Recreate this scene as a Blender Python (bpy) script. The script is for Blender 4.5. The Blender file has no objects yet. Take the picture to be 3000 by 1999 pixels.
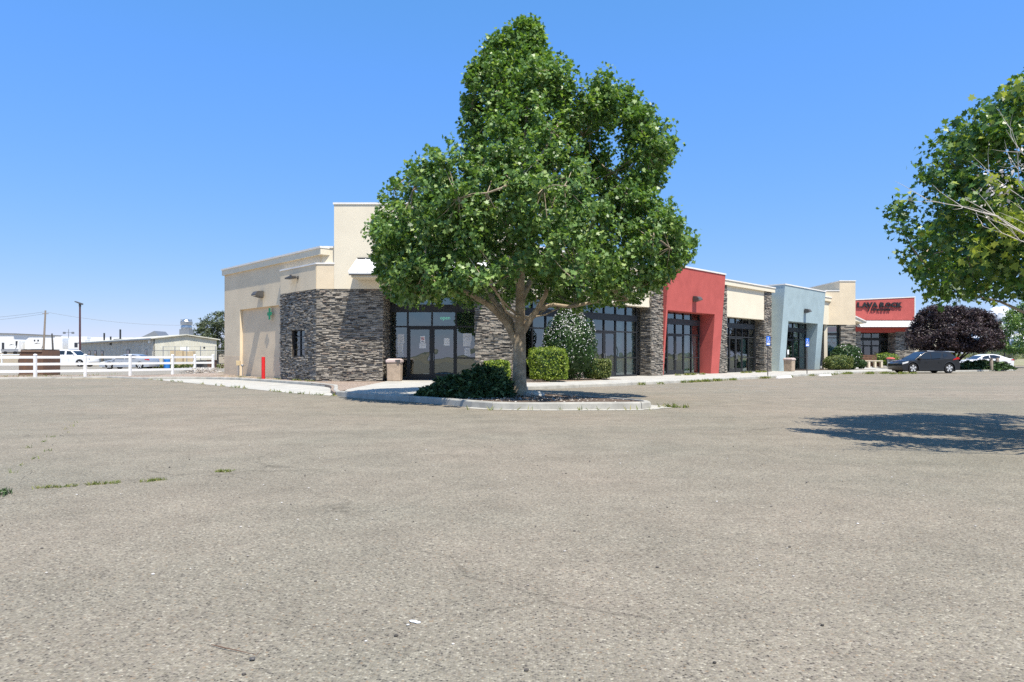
import bpy, math, random
import numpy as np
from math import sin, cos, pi, radians, sqrt, atan2
from mathutils import Vector, Matrix, noise
random.seed(7); RNG = np.random.default_rng(7)
S = bpy.context.scene; COL = S.collection
# ---------------------------------------------------------------- camera, world, sun, exposure
CH = 1.2; F = 1940.0; HZ = 1045.0
cam = bpy.data.cameras.new('camera'); co = bpy.data.objects.new('camera', cam); COL.objects.link(co)
co.location = (0, 0, CH); co.rotation_euler = (radians(90), 0, 0)
cam.sensor_width = 36; cam.lens = 36*F/3000; cam.shift_y = (HZ-999.5)/3000; cam.clip_end = 30000; cam.clip_start = .05
S.camera = co
LD = Vector((-.25, .42, -1)).normalized()          # direction the sunlight travels
w = bpy.data.worlds.new('World'); S.world = w; w.use_nodes = True
nt = w.node_tree; bg = nt.nodes['Background']
sky = nt.nodes.new('ShaderNodeTexSky'); sky.sky_type = 'NISHITA'; sky.sun_disc = False
sky.sun_elevation = math.asin(-LD.z); sky.sun_rotation = atan2(-LD.x, -LD.y)
sky.altitude = 1800; sky.air_density = 1.0; sky.dust_density = .4; sky.ozone_density = 5.0
hs = nt.nodes.new('ShaderNodeHueSaturation'); hs.inputs['Saturation'].default_value = 1.15; nt.links.new(sky.outputs[0], hs.inputs['Color']); sp_ = nt.nodes.new('ShaderNodeSeparateColor'); cb_ = nt.nodes.new('ShaderNodeCombineColor'); nt.links.new(hs.outputs[0], sp_.inputs[0])
for i_, (ex_, k_) in enumerate(((.66, .969), (.404, 1.533), (.8, 1.67))):   # camera-like tone response of the sky, per channel
    p_ = nt.nodes.new('ShaderNodeMath'); p_.operation = 'POWER'; p_.inputs[1].default_value = ex_; nt.links.new(sp_.outputs[i_], p_.inputs[0])
    q_ = nt.nodes.new('ShaderNodeMath'); q_.operation = 'MULTIPLY'; q_.inputs[1].default_value = k_; nt.links.new(p_.outputs[0], q_.inputs[0])
    z_ = nt.nodes.new('ShaderNodeMath'); z_.operation = 'MINIMUM'; z_.inputs[1].default_value = 4.4; nt.links.new(q_.outputs[0], z_.inputs[0]); nt.links.new(z_.outputs[0], cb_.inputs[i_])
nt.links.new(cb_.outputs[0], bg.inputs[0])
bg.inputs[1].default_value = .15
sun = bpy.data.lights.new('sun', 'SUN'); so = bpy.data.objects.new('sun', sun); COL.objects.link(so)
sun.energy = 4.75; sun.angle = radians(.5); sun.color = (1, .94, .83)
so.rotation_euler = LD.to_track_quat('-Z', 'Y').to_euler()
V = S.view_settings; V.view_transform = 'Standard'; V.look = 'None'; V.gamma = 1; V.use_curve_mapping = False
V.exposure = .6
S.cycles.max_bounces = 8; S.cycles.transparent_max_bounces = 24; S.cycles.use_denoising = False; S.cycles.sample_clamp_indirect = 3
# ---------------------------------------------------------------- materials
def mk(name):
    m = bpy.data.materials.new(name); m.use_nodes = True
    return m, m.node_tree.nodes, m.node_tree.links, m.node_tree.nodes['Principled BSDF']
def N(nodes, t, **k):
    n = nodes.new(t)
    for a, b in k.items():
        if a in n.inputs.keys(): n.inputs[a].default_value = b
        else: setattr(n, a, b)
    return n
def pm(name, col, rough=.8, var=.12, scale=3.0, bump=0.0, bscale=60.0, metal=0.0, spec=.4, col2=None, fine=0.0, fscale=180., streak=False):
    m, n, l, b = mk(name)
    b.inputs['Roughness'].default_value = rough; b.inputs['Metallic'].default_value = metal
    b.inputs['Specular IOR Level'].default_value = spec
    tc = N(n, 'ShaderNodeTexCoord'); src = tc.outputs['Object']
    if streak:
        mp = N(n, 'ShaderNodeMapping'); mp.inputs['Scale'].default_value = (3, 3, .25); l.new(src, mp.inputs[0]); srcv = mp.outputs[0]
    else: srcv = src
    t = N(n, 'ShaderNodeTexNoise', Scale=scale, Detail=6.0, Roughness=.6); l.new(srcv, t.inputs['Vector'])
    r = N(n, 'ShaderNodeMix', data_type='RGBA')
    c2 = col2 or tuple(max(0, c*(1-var*2)) for c in col)
    r.inputs[6].default_value = (*c2, 1); r.inputs[7].default_value = (*(min(1, c*(1+(var*.5 if not col2 else 0))) for c in col), 1)
    mr = N(n, 'ShaderNodeMapRange'); mr.inputs[1].default_value = .3; mr.inputs[2].default_value = .62
    l.new(t.outputs[0], mr.inputs[0]); l.new(mr.outputs[0], r.inputs[0]); out = r.outputs[2]
    if fine:
        f = N(n, 'ShaderNodeTexNoise', Scale=fscale, Detail=3.0); l.new(src, f.inputs['Vector'])
        m2 = N(n, 'ShaderNodeMapRange'); m2.inputs[1].default_value = .3; m2.inputs[2].default_value = .7
        m2.inputs[3].default_value = 1-fine; m2.inputs[4].default_value = 1+fine*.6; l.new(f.outputs[0], m2.inputs[0])
        vm = N(n, 'ShaderNodeVectorMath', operation='SCALE'); l.new(out, vm.inputs[0]); l.new(m2.outputs[0], vm.inputs['Scale']); out = vm.outputs[0]
    l.new(out, b.inputs['Base Color'])
    if bump:
        t2 = N(n, 'ShaderNodeTexNoise', Scale=bscale, Detail=4.0); l.new(src, t2.inputs['Vector'])
        bp = N(n, 'ShaderNodeBump', Strength=bump, Distance=.01); l.new(t2.outputs[0], bp.inputs['Height']); l.new(bp.outputs[0], b.inputs['Normal'])
    return m
def aggregate(name, cell=75., cols=None, base=(.22,.206,.169), tint2=(.315,.258,.208), bump=.6, worn=False):
    """weathered chip-seal: stones of many colours in a pale binder, stains and patches at large scale"""
    m, n, l, b = mk(name); b.inputs['Roughness'].default_value = .95; b.inputs['Specular IOR Level'].default_value = .15
    tc = N(n, 'ShaderNodeTexCoord'); P = tc.outputs['Object']
    v = N(n, 'ShaderNodeTexVoronoi', Scale=cell); l.new(P, v.inputs['Vector'])
    sep = N(n, 'ShaderNodeSeparateColor'); l.new(v.outputs['Color'], sep.inputs[0])
    cr = N(n, 'ShaderNodeValToRGB'); e = cr.color_ramp; e.interpolation = 'CONSTANT'
    cols = cols or [(0, (0.038,0.034,0.027)), (.07, (0.115,0.103,0.076)), (.2, (0.192,0.171,0.125)), (.42, (0.239,0.212,0.152)), (.62, (0.219,0.182,0.127)), (.74, (0.293,0.262,0.192)), (.88, (0.353,0.318,0.236)), (.955, (0.461,0.421,0.320)), (.98, (0.262,0.185,0.110))]
    e.elements[0].position = 0; e.elements[0].color = (*cols[0][1], 1); e.elements[1].position = cols[1][0]; e.elements[1].color = (*cols[1][1], 1)
    for p, c in cols[2:]:
        k = e.elements.new(p); k.color = (*c, 1)
    l.new(sep.outputs[0], cr.inputs[0])
    big = N(n, 'ShaderNodeTexNoise', Scale=.22, Detail=7.0, Roughness=.6); l.new(P, big.inputs['Vector'])
    mbr = N(n, 'ShaderNodeMapRange'); mbr.inputs[1].default_value = .35; mbr.inputs[2].default_value = .65; l.new(big.outputs[0], mbr.inputs[0])
    bc = N(n, 'ShaderNodeMix', data_type='RGBA'); bc.inputs[6].default_value = (*base, 1); bc.inputs[7].default_value = (*tint2, 1); l.new(mbr.outputs[0], bc.inputs[0])
    dist = N(n, 'ShaderNodeMapRange'); dist.inputs[1].default_value = .2; dist.inputs[2].default_value = .55; dist.inputs[3].default_value = .05; dist.inputs[4].default_value = .6; dist.clamp = True
    l.new(v.outputs['Distance'], dist.inputs[0])
    mx = N(n, 'ShaderNodeMix', data_type='RGBA'); l.new(dist.outputs[0], mx.inputs[0]); l.new(cr.outputs[0], mx.inputs[6]); l.new(bc.outputs[2], mx.inputs[7])
    # medium scale mottling
    md = N(n, 'ShaderNodeTexNoise', Scale=1.6, Detail=8.0, Roughness=.7); l.new(P, md.inputs['Vector'])
    mr = N(n, 'ShaderNodeMapRange'); mr.inputs[1].default_value = .3; mr.inputs[2].default_value = .7; mr.inputs[3].default_value = .84; mr.inputs[4].default_value = 1.12; l.new(md.outputs[0], mr.inputs[0])
    gr = N(n, 'ShaderNodeTexNoise', Scale=55.0, Detail=5.0, Roughness=.8); l.new(P, gr.inputs['Vector'])
    mg = N(n, 'ShaderNodeMapRange'); mg.inputs[1].default_value = .3; mg.inputs[2].default_value = .7; mg.inputs[3].default_value = .76; mg.inputs[4].default_value = 1.24; l.new(gr.outputs[0], mg.inputs[0])
    mm = N(n, 'ShaderNodeMath', operation='MULTIPLY'); l.new(mr.outputs[0], mm.inputs[0]); l.new(mg.outputs[0], mm.inputs[1])
    # long faint tyre / wash bands
    mp = N(n, 'ShaderNodeMapping'); mp.inputs['Rotation'].default_value = (0, 0, radians(38)); mp.inputs['Scale'].default_value = (.05, .9, 1); l.new(P, mp.inputs[0])
    st = N(n, 'ShaderNodeTexNoise', Scale=1.0, Detail=5.0, Roughness=.6); l.new(mp.outputs[0], st.inputs['Vector'])
    ms = N(n, 'ShaderNodeMapRange'); ms.inputs[1].default_value = .35; ms.inputs[2].default_value = .7; ms.inputs[3].default_value = .93; ms.inputs[4].default_value = 1.07; l.new(st.outputs[0], ms.inputs[0])
    m3 = N(n, 'ShaderNodeMath', operation='MULTIPLY'); l.new(mm.outputs[0], m3.inputs[0]); l.new(ms.outputs[0], m3.inputs[1])
    vm = N(n, 'ShaderNodeVectorMath', operation='SCALE'); l.new(mx.outputs[2], vm.inputs[0]); l.new(m3.outputs[0], vm.inputs['Scale'])
    fin = vm.outputs[0]
    if worn:
        # hairline crack network, oil drips and darker repaired patches
        dn = N(n, 'ShaderNodeTexNoise', Scale=1.3, Detail=6.0); l.new(P, dn.inputs['Vector']); dm = N(n, 'ShaderNodeVectorMath', operation='MULTIPLY_ADD'); dm.inputs[1].default_value = (.9,.9,0); l.new(dn.outputs['Color'], dm.inputs[0]); l.new(P, dm.inputs[2])
        ve = N(n, 'ShaderNodeTexVoronoi', Scale=.21, feature='DISTANCE_TO_EDGE'); l.new(dm.outputs[0], ve.inputs['Vector'])
        m4 = N(n, 'ShaderNodeMapRange'); m4.inputs[1].default_value = .0008; m4.inputs[2].default_value = .0035; m4.inputs[3].default_value = .76; m4.inputs[4].default_value = 1; l.new(ve.outputs['Distance'], m4.inputs[0])
        gt = N(n, 'ShaderNodeTexNoise', Scale=.5, Detail=2.0); l.new(P, gt.inputs['Vector']); g2 = N(n, 'ShaderNodeMapRange'); g2.inputs[1].default_value = .46; g2.inputs[2].default_value = .56; l.new(gt.outputs[0], g2.inputs[0])
        mxa = N(n, 'ShaderNodeMix', data_type='FLOAT'); l.new(g2.outputs[0], mxa.inputs[0]); mxa.inputs[2].default_value = 1; l.new(m4.outputs[0], mxa.inputs[3])
        oi = N(n, 'ShaderNodeTexVoronoi', Scale=.33); l.new(P, oi.inputs['Vector']); o2 = N(n, 'ShaderNodeMapRange'); o2.inputs[1].default_value = .03; o2.inputs[2].default_value = .11; o2.inputs[3].default_value = .86; o2.inputs[4].default_value = 1; l.new(oi.outputs['Distance'], o2.inputs[0])
        m5 = N(n, 'ShaderNodeMath', operation='MULTIPLY'); l.new(mxa.outputs[0], m5.inputs[0]); l.new(o2.outputs[0], m5.inputs[1])
        v2 = N(n, 'ShaderNodeVectorMath', operation='SCALE'); l.new(fin, v2.inputs[0]); l.new(m5.outputs[0], v2.inputs['Scale']); fin = v2.outputs[0]
    l.new(fin, b.inputs['Base Color'])
    inv = N(n, 'ShaderNodeMath', operation='SUBTRACT'); inv.inputs[0].default_value = 1; l.new(v.outputs['Distance'], inv.inputs[1])
    ad = N(n, 'ShaderNodeMath', operation='ADD'); l.new(inv.outputs[0], ad.inputs[0]); l.new(sep.outputs[1], ad.inputs[1])
    bp = N(n, 'ShaderNodeBump', Strength=bump, Distance=.006); l.new(ad.outputs[0], bp.inputs['Height']); l.new(bp.outputs[0], b.inputs['Normal'])
    return m
def island_ramp(name, stops, rough=.9, bump=.5, bscale=25., spec=.3, transl=0.0, nvar=0.0):
    """colour picked per loose piece (each stone of a wall, each leaf of a crown)"""
    m, n, l, b = mk(name); b.inputs['Roughness'].default_value = rough; b.inputs['Specular IOR Level'].default_value = spec
    g = N(n, 'ShaderNodeNewGeometry'); cr = N(n, 'ShaderNodeValToRGB'); e = cr.color_ramp
    e.elements[0].position = stops[0][0]; e.elements[0].color = (*stops[0][1], 1); e.elements[1].position = stops[-1][0]; e.elements[1].color = (*stops[-1][1], 1)
    for p, c in stops[1:-1]:
        k = e.elements.new(p); k.color = (*c, 1)
    l.new(g.outputs['Random Per Island'], cr.inputs[0]); out = cr.outputs[0]
    tc = N(n, 'ShaderNodeTexCoord')
    t = N(n, 'ShaderNodeTexNoise', Scale=bscale, Detail=5.0); l.new(tc.outputs['Object'], t.inputs['Vector'])
    if nvar:
        mr = N(n, 'ShaderNodeMapRange'); mr.inputs[1].default_value = .3; mr.inputs[2].default_value = .7; mr.inputs[3].default_value = 1-nvar; mr.inputs[4].default_value = 1+nvar
        l.new(t.outputs[0], mr.inputs[0]); vm = N(n, 'ShaderNodeVectorMath', operation='SCALE'); l.new(out, vm.inputs[0]); l.new(mr.outputs[0], vm.inputs['Scale']); out = vm.outputs[0]
    l.new(out, b.inputs['Base Color'])
    if bump:
        bp = N(n, 'ShaderNodeBump', Strength=bump, Distance=.02); l.new(t.outputs[0], bp.inputs['Height']); l.new(bp.outputs[0], b.inputs['Normal'])
    if transl:
        tr = N(n, 'ShaderNodeBsdfTranslucent'); vm2 = N(n, 'ShaderNodeVectorMath', operation='MULTIPLY'); vm2.inputs[1].default_value = (1.5, 1.6, .6); l.new(out, vm2.inputs[0]); l.new(vm2.outputs[0], tr.inputs[0])
        mx = N(n, 'ShaderNodeMixShader'); mx.inputs[0].default_value = transl; l.new(b.outputs[0], mx.inputs[1]); l.new(tr.outputs[0], mx.inputs[2]); l.new(mx.outputs[0], n['Material Output'].inputs[0])
    return m
def glass(name, tint=(.45,.54,.52), refl=.15, wav=.006):
    m, n, l, b = mk(name); n.remove(b)
    tr = N(n, 'ShaderNodeBsdfTransparent'); tr.inputs[0].default_value = (*tint, 1)
    gl = N(n, 'ShaderNodeBsdfGlossy'); gl.inputs['Roughness'].default_value = 0.0; gl.inputs[0].default_value = (.82,.92,.93,1)
    fr = N(n, 'ShaderNodeFresnel', IOR=1.5); ad = N(n, 'ShaderNodeMath', operation='ADD', use_clamp=True); ad.inputs[1].default_value = refl; l.new(fr.outputs[0], ad.inputs[0])
    tc = N(n, 'ShaderNodeTexCoord'); t = N(n, 'ShaderNodeTexNoise', Scale=1.1, Detail=1.5); l.new(tc.outputs['Object'], t.inputs['Vector'])
    bp = N(n, 'ShaderNodeBump', Strength=1.0, Distance=wav); l.new(t.outputs[0], bp.inputs['Height']); l.new(bp.outputs[0], gl.inputs['Normal'])
    mx = N(n, 'ShaderNodeMixShader'); l.new(ad.outputs[0], mx.inputs[0]); l.new(tr.outputs[0], mx.inputs[1]); l.new(gl.outputs[0], mx.inputs[2]); l.new(mx.outputs[0], n['Material Output'].inputs[0])
    return m
def emit(name, col, st):
    m, n, l, b = mk(name); b.inputs['Base Color'].default_value = (*col, 1); b.inputs['Emission Color'].default_value = (*col, 1); b.inputs['Emission Strength'].default_value = st
    return m
M = dict(
 asphalt=aggregate('asphalt', 92., worn=True),
 yard=aggregate('yard', 40., base=(.31,.29,.26), tint2=(.34,.31,.27), bump=.3),
 gravel=aggregate('gravel', 28., cols=[(0,(.12,.09,.07)),(.12,(.3,.22,.17)),(.4,(.42,.33,.26)),(.7,(.5,.42,.35)),(.9,(.6,.54,.47))], base=(.2,.15,.11), tint2=(.26,.2,.15), bump=1),
 mulch=aggregate('mulch', 34., cols=[(0,(.03,.022,.018)),(.15,(.1,.07,.055)),(.5,(.17,.125,.1)),(.8,(.26,.2,.16)),(.95,(.4,.33,.27))], base=(.08,.06,.045), tint2=(.13,.1,.075), bump=1),
 earth=aggregate('earth', 9., cols=[(0,(.2,.15,.1)),(.3,(.3,.24,.17)),(.6,(.34,.28,.2)),(.9,(.42,.35,.27))], base=(.3,.24,.17), tint2=(.24,.22,.12), bump=.5),
 concrete=pm('concrete', (.45,.43,.38), .9, .1, 1.3, .25, 90, fine=.08, fscale=120),
 kerbc=pm('kerb_concrete', (.40,.385,.34), .9, .14, 2.2, .3, 70, fine=.1),
 cream=pm('cream_stucco', (.74,.665,.52), .95, .03, .8, .16, 110, spec=.1),
 beige=pm('beige_stucco', (.72,.60,.43), .95, .05, .9, .16, 110, spec=.1),
 pinkb=pm('pinkish_stucco', (.68,.545,.385), .95, .06, .9, .16, 110, spec=.1),
 red=pm('red_stucco', (.50,.115,.10), .9, .06, 1.5, .16, 110, spec=.15),
 blue=pm('blue_grey_stucco', (.37,.465,.49), .9, .05, 1.5, .16, 110, spec=.15),
 trim=pm('white_trim', (.78,.75,.70), .6, .05, 2),
 wmetal=pm('white_roof_metal', (.80,.80,.78), .45, .04, 2),
 black=pm('black_aluminium', (.022,.023,.025), .45, .1, 4),
 white=pm('white_vinyl', (.82,.82,.80), .45, .02, 2),
 paper=pm('paper', (.78,.78,.77), .8, .04, 3), ink=pm('ink', (.12,.12,.13), .8, .05, 3),
 interior=pm('interior_wall', (.42,.42,.40), .9, .1, 1), ifloor=pm('interior_floor', (.16,.145,.13), .6, .2, 1),
 cover=pm('paper_blind', (.55,.64,.60), .85, .12, 1.5), coverc=pm('cream_blind', (.72,.72,.58), .85, .06, 1.5), dark=pm('dark_curtain', (.03,.03,.032), .8, .2, 2),
 stone=island_ramp('ledge_stone', [(0,(.065,.058,.05)),(.2,(.13,.117,.10)),(.45,(.21,.19,.16)),(.7,(.30,.27,.225)),(.88,(.39,.35,.29)),(1,(.26,.20,.155))], bump=.9, bscale=22, nvar=.35),
 glass=glass('window_glass_tinted'), glassd=glass('window_glass_dark', (.35,.42,.40), .1),
 cglass=pm('car_glass', (.015,.018,.02), .04, 0, 1, spec=.9), tyre=pm('rubber', (.02,.02,.02), .85, .1, 8), alloy=pm('alloy', (.8,.8,.8), .35, .05, 4, metal=.2),
 galv=pm('galvanised', (.55,.56,.57), .35, .12, 3, metal=1.), steel=pm('grey_steel', (.30,.31,.32), .5, .12, 6, metal=.6),
 rust=pm('rusty_brown_paint', (.16,.085,.05), .75, .2, 2.2, .2, 20, col2=(.11,.07,.05)), rustl=pm('worn_brown_paint', (.24,.16,.11), .7, .2, 3.5, .2, 20, col2=(.15,.10,.075)),
 redp=pm('red_paint', (.62,.02,.02), .45, .06, 4), green=pm('green_sign', (.01,.22,.10), .6, .05, 4), bluep=pm('blue_paint', (.03,.2,.55), .5, .06, 4),
 bluesign=pm('blue_sign', (.03,.16,.62), .5, .05, 4),
 bark=pm('mottled_bark', (.50,.41,.29), .95, .2, 5, .9, 18, col2=(.23,.175,.12), fine=.25, fscale=40),
 barkd=pm('dark_bark', (.07,.055,.045), .95, .2, 7, .6, 25), twig=pm('dead_twig', (.58,.53,.47), .9, .12, 8),
 can=pm('pebble_concrete', (.45,.35,.26), .95, .12, 4, .5, 120, fine=.4, fscale=90), canlid=pm('sun_bleached_lid', (.55,.44,.40), .7, .1, 3),
 metw=pm('ribbed_metal_cream', (.62,.60,.50), .6, .08, 1.2), metside=pm('ribbed_metal_beige', (.56,.53,.46), .6, .1, 1.2),
 lamp=pm('bronze_lamp', (.085,.08,.075), .5, .1, 4), cardb=pm('tan_board', (.62,.48,.28), .8, .06, 2),
 wood=pm('brown_board', (.14,.075,.05), .8, .25, 4), woodl=pm('weathered_wood', (.30,.25,.2), .9, .2, 6, streak=True),
 cloud=pm('cloud', (.93,.93,.95), 1, 0, 1, spec=0), hill=pm('far_hill', (.17,.17,.13), 1, .1, .002, spec=0),
 leaf=island_ramp('plane_leaf', [(0,(.05,.10,.03)),(.3,(.095,.18,.043)),(.65,(.16,.27,.07)),(.88,(.25,.36,.10)),(1,(.38,.47,.17))], rough=.42, bump=0, spec=.42, transl=.28),
 leafr=island_ramp('right_plane_leaf', [(0,(.03,.075,.018)),(.4,(.07,.15,.028)),(.75,(.13,.23,.045)),(.93,(.24,.32,.06)),(1,(.36,.4,.08))], rough=.4, bump=0, spec=.5, transl=.28),
 leafy=island_ramp('yellow_green_leaf', [(0,(.16,.22,.03)),(.5,(.28,.34,.05)),(1,(.42,.44,.1))], rough=.5, bump=0, transl=.3),  # yellow-green leaf colours, paler than the rest of the right crown
 leafh=island_ramp('hedge_leaf', [(0,(.06,.10,.015)),(.4,(.14,.21,.025)),(.8,(.26,.34,.04)),(1,(.40,.44,.09))], rough=.45, bump=0, transl=.25),
 leafo=island_ramp('olive_leaf', [(0,(.05,.075,.02)),(.5,(.12,.155,.04)),(1,(.24,.26,.08))], rough=.5, bump=0, transl=.2),
 leafd=island_ramp('dark_leaf', [(0,(.015,.035,.012)),(.5,(.035,.075,.02)),(1,(.08,.14,.045))], rough=.4, bump=0, transl=.2),
 leafj=island_ramp('juniper_needles', [(0,(.018,.04,.018)),(.5,(.045,.09,.035)),(.9,(.085,.15,.055)),(1,(.2,.28,.12))], rough=.6, bump=0, transl=.15),
 leafp=island_ramp('plum_leaf', [(0,(.014,.009,.011)),(.5,(.034,.021,.024)),(.85,(.08,.05,.056)),(1,(.15,.11,.11))], rough=.5, bump=0, spec=.35, transl=.15),
 leafg=island_ramp('grey_green_leaf', [(0,(.03,.04,.02)),(.5,(.075,.095,.045)),(1,(.17,.2,.11))], rough=.5, bump=0, transl=.2),
 petal=pm('petal', (.82,.78,.78), .7, .03, 4), pink=pm('pink_petal', (.6,.13,.1), .7, .1, 4),
 grass=island_ramp('weed_blade', [(0,(.08,.12,.02)),(.5,(.15,.2,.04)),(.8,(.28,.28,.09)),(1,(.42,.34,.16))], rough=.7, bump=0, transl=.3),
 neon=emit('neon_green', (.2,.9,.5), .55), lens=pm('lamp_lens', (.75,.75,.72), .3, .05, 4),
 lred=pm('tail_lamp', (.5,.01,.01), .2, .05, 4),
)
def paint(name, col, rough=.3, metal=0.0):
    m, n, l, b = mk(name); b.inputs['Base Color'].default_value = (*col, 1); b.inputs['Roughness'].default_value = rough
    b.inputs['Metallic'].default_value = metal; b.inputs['Coat Weight'].default_value = .35; b.inputs['Coat Roughness'].default_value = .06
    t = N(n, 'ShaderNodeTexNoise', Scale=6.0, Detail=4.0); mr = N(n, 'ShaderNodeMapRange'); mr.inputs[3].default_value = rough*.8; mr.inputs[4].default_value = rough*1.4
    l.new(t.outputs[0], mr.inputs[0]); l.new(mr.outputs[0], b.inputs['Roughness'])
    return m
M['pblack'] = paint('dark_grey_car_paint', (.010,.011,.013), .3); M['pwhite'] = paint('white_car_paint', (.78,.78,.78), .35); M['psilver'] = paint('silver_car_paint', (.52,.54,.57), .3, .55)
# ---------------------------------------------------------------- mesh helpers
class Fr:
    """a wall frame: s runs along the wall, z up, d out of the wall"""
    def __init__(s, o, u, n): s.o = Vector(o); s.u = Vector(u).normalized(); s.n = Vector(n).normalized()
    def p(s, a, z, d=0): return s.o + s.u*a + s.n*d + Vector((0, 0, z))
W = Fr((0,0,0), (1,0,0), (0,1,0))
class MB:
    def __init__(s): s.v = []; s.f = []; s.m = []; s.mi = 0
    def add(s, vs, fs):
        o = len(s.v); s.v += [tuple(p) for p in vs]; s.f += [tuple(i+o for i in f) for f in fs]; s.m += [s.mi]*len(fs)
    def hexa(s, P):  # P: 8 points, 0-3 bottom ring, 4-7 top ring
        fs = [(3,2,1,0),(4,5,6,7),(0,1,5,4),(1,2,6,5),(2,3,7,6),(3,0,4,7)]
        a, b, c = Vector(P[1])-Vector(P[0]), Vector(P[3])-Vector(P[0]), Vector(P[4])-Vector(P[0])
        if a.cross(b).dot(c) < 0: fs = [f[::-1] for f in fs]
        s.add(P, fs)
    def box(s, fr, s0, s1, z0, z1, d0, d1):
        s.hexa([fr.p(s0,z0,d0), fr.p(s1,z0,d0), fr.p(s1,z0,d1), fr.p(s0,z0,d1), fr.p(s0,z1,d0), fr.p(s1,z1,d0), fr.p(s1,z1,d1), fr.p(s0,z1,d1)])
    def b(s, x0, x1, y0, y1, z0, z1): s.box(W, x0, x1, z0, z1, y0, y1)
    def quad(s, *P): s.add(P, [tuple(range(len(P)))])
    def prism(s, fr, poly, d0, d1):  # poly [(s,z)]
        n = len(poly); vs = [fr.p(a, z, d0) for a, z in poly]+[fr.p(a, z, d1) for a, z in poly]
        fs = [tuple(range(n)), tuple(range(2*n-1, n-1, -1))]+[(i, i+n, (i+1) % n+n, (i+1) % n) for i in range(n)]
        s.add(vs, fs)
    def slab(s, poly, z0, z1):  # poly [(x,y)] or [(x,y,dz)]
        n = len(poly); vs = [(p[0], p[1], z0) for p in poly]+[(p[0], p[1], z1+(p[2] if len(p) > 2 else 0)) for p in poly]
        a = sum(poly[i][0]*poly[(i+1) % n][1]-poly[(i+1) % n][0]*poly[i][1] for i in range(n))
        fs = [tuple(range(n))[::-1], tuple(range(n, 2*n))]+[(i, (i+1) % n, (i+1) % n+n, i+n) for i in range(n)]
        if a < 0: fs = [f[::-1] for f in fs]
        s.add(vs, fs)
    def tube(s, pts, rs, seg=8, cap=True):
        pts = [Vector(p) for p in pts]; n = len(pts)
        if not hasattr(rs, '__len__'): rs = [rs]*n
        up = Vector((.13, .21, 1)).normalized(); o = len(s.v); vs = []
        t0 = (pts[1]-pts[0]).normalized(); a = t0.cross(up)
        if a.length < .1: a = t0.cross(Vector((1, 0, 0)))
        a.normalize()
        for i in range(n):
            t = (pts[min(i+1, n-1)]-pts[max(i-1, 0)]).normalized(); a = (a-t*a.dot(t)).normalized(); b = t.cross(a)
            for k in range(seg):
                q = 2*pi*k/seg; vs.append(pts[i]+(a*cos(q)+b*sin(q))*rs[i])
        fs = [(i*seg+k, i*seg+(k+1) % seg, (i+1)*seg+(k+1) % seg, (i+1)*seg+k) for i in range(n-1) for k in range(seg)]
        if cap: fs += [tuple(range(seg))[::-1], tuple((n-1)*seg+k for k in range(seg))]
        s.add(vs, fs)
    def lathe(s, c, prof, seg=16, axis='z'):  # prof [(r, h)]
        c = Vector(c); vs = []
        for r, h in prof:
            for k in range(seg):
                q = 2*pi*k/seg
                vs.append(c+(Vector((r*cos(q), r*sin(q), h)) if axis == 'z' else Vector((r*cos(q), h, r*sin(q))) if axis == 'y' else Vector((h, r*cos(q), r*sin(q)))))
        n = len(prof); fs = [(i*seg+k, i*seg+(k+1) % seg, (i+1)*seg+(k+1) % seg, (i+1)*seg+k) for i in range(n-1) for k in range(seg)]
        fs += [tuple(range(seg))[::-1], tuple((n-1)*seg+k for k in range(seg))]
        s.add(vs, fs)
    def blob(s, c, r, sub=8, lump=.15, seed=0.):
        c = Vector(c); r = Vector(r) if hasattr(r, '__len__') else Vector((r, r, r)); vs = []; H, L = sub, sub*2
        for i in range(H+1):
            for k in range(L):
                th = pi*i/H; ph = 2*pi*k/L; d = Vector((sin(th)*cos(ph), sin(th)*sin(ph), cos(th)))
                q = 1+lump*noise.noise(d*1.7+Vector((seed, seed*1.3, 0)))+lump*.5*noise.noise(d*4+Vector((0, seed, seed)))
                vs.append(c+Vector((d.x*r.x, d.y*r.y, d.z*r.z))*q)
        s.add(vs, [(i*L+k, (i+1)*L+k, (i+1)*L+(k+1) % L, i*L+(k+1) % L) for i in range(H) for k in range(L)])
    def build(s, name, mat, parent=None, smooth=False, loc=None, bevel=0, world=False):
        me = bpy.data.meshes.new(name); off = Vector((0, 0, 0))
        if world:
            r = parent
            while r is not None and r.parent: r = r.parent
            off = Vector(r.location) if r is not None else Vector(loc)
        vs = [(p[0]-off.x, p[1]-off.y, p[2]-off.z) for p in s.v] if world else s.v
        me.from_pydata(vs, [], s.f); me.validate()
        for mm in (mat if isinstance(mat, (list, tuple)) else [mat]): me.materials.append(M[mm] if isinstance(mm, str) else mm)
        if isinstance(mat, (list, tuple)) and len(me.polygons) == len(s.m): me.polygons.foreach_set('material_index', s.m)
        if smooth: me.polygons.foreach_set('use_smooth', [True]*len(me.polygons)); me.set_sharp_from_angle(angle=radians(38))
        o = bpy.data.objects.new(name, me); COL.objects.link(o)
        if parent is not None: o.parent = parent
        if loc is not None: o.location = loc
        if bevel:
            bm = o.modifiers.new('bevel', 'BEVEL'); bm.width = bevel; bm.segments = 2; bm.limit_method = 'ANGLE'; bm.angle_limit = radians(30)
        return o
def tag(o, label=None, cat=None, group=None, kind=None):
    if label: o['label'] = label
    if cat: o['category'] = cat
    if group: o['group'] = group
    if kind: o['kind'] = kind
    return o
def thing(name, label, cat, loc=(0,0,0), rz=0, group=None):
    o = bpy.data.objects.new(name, None); COL.objects.link(o); o.location = loc; o.rotation_euler = (0, 0, rz); o.empty_display_size = .2
    return tag(o, label, cat, group)
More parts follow.
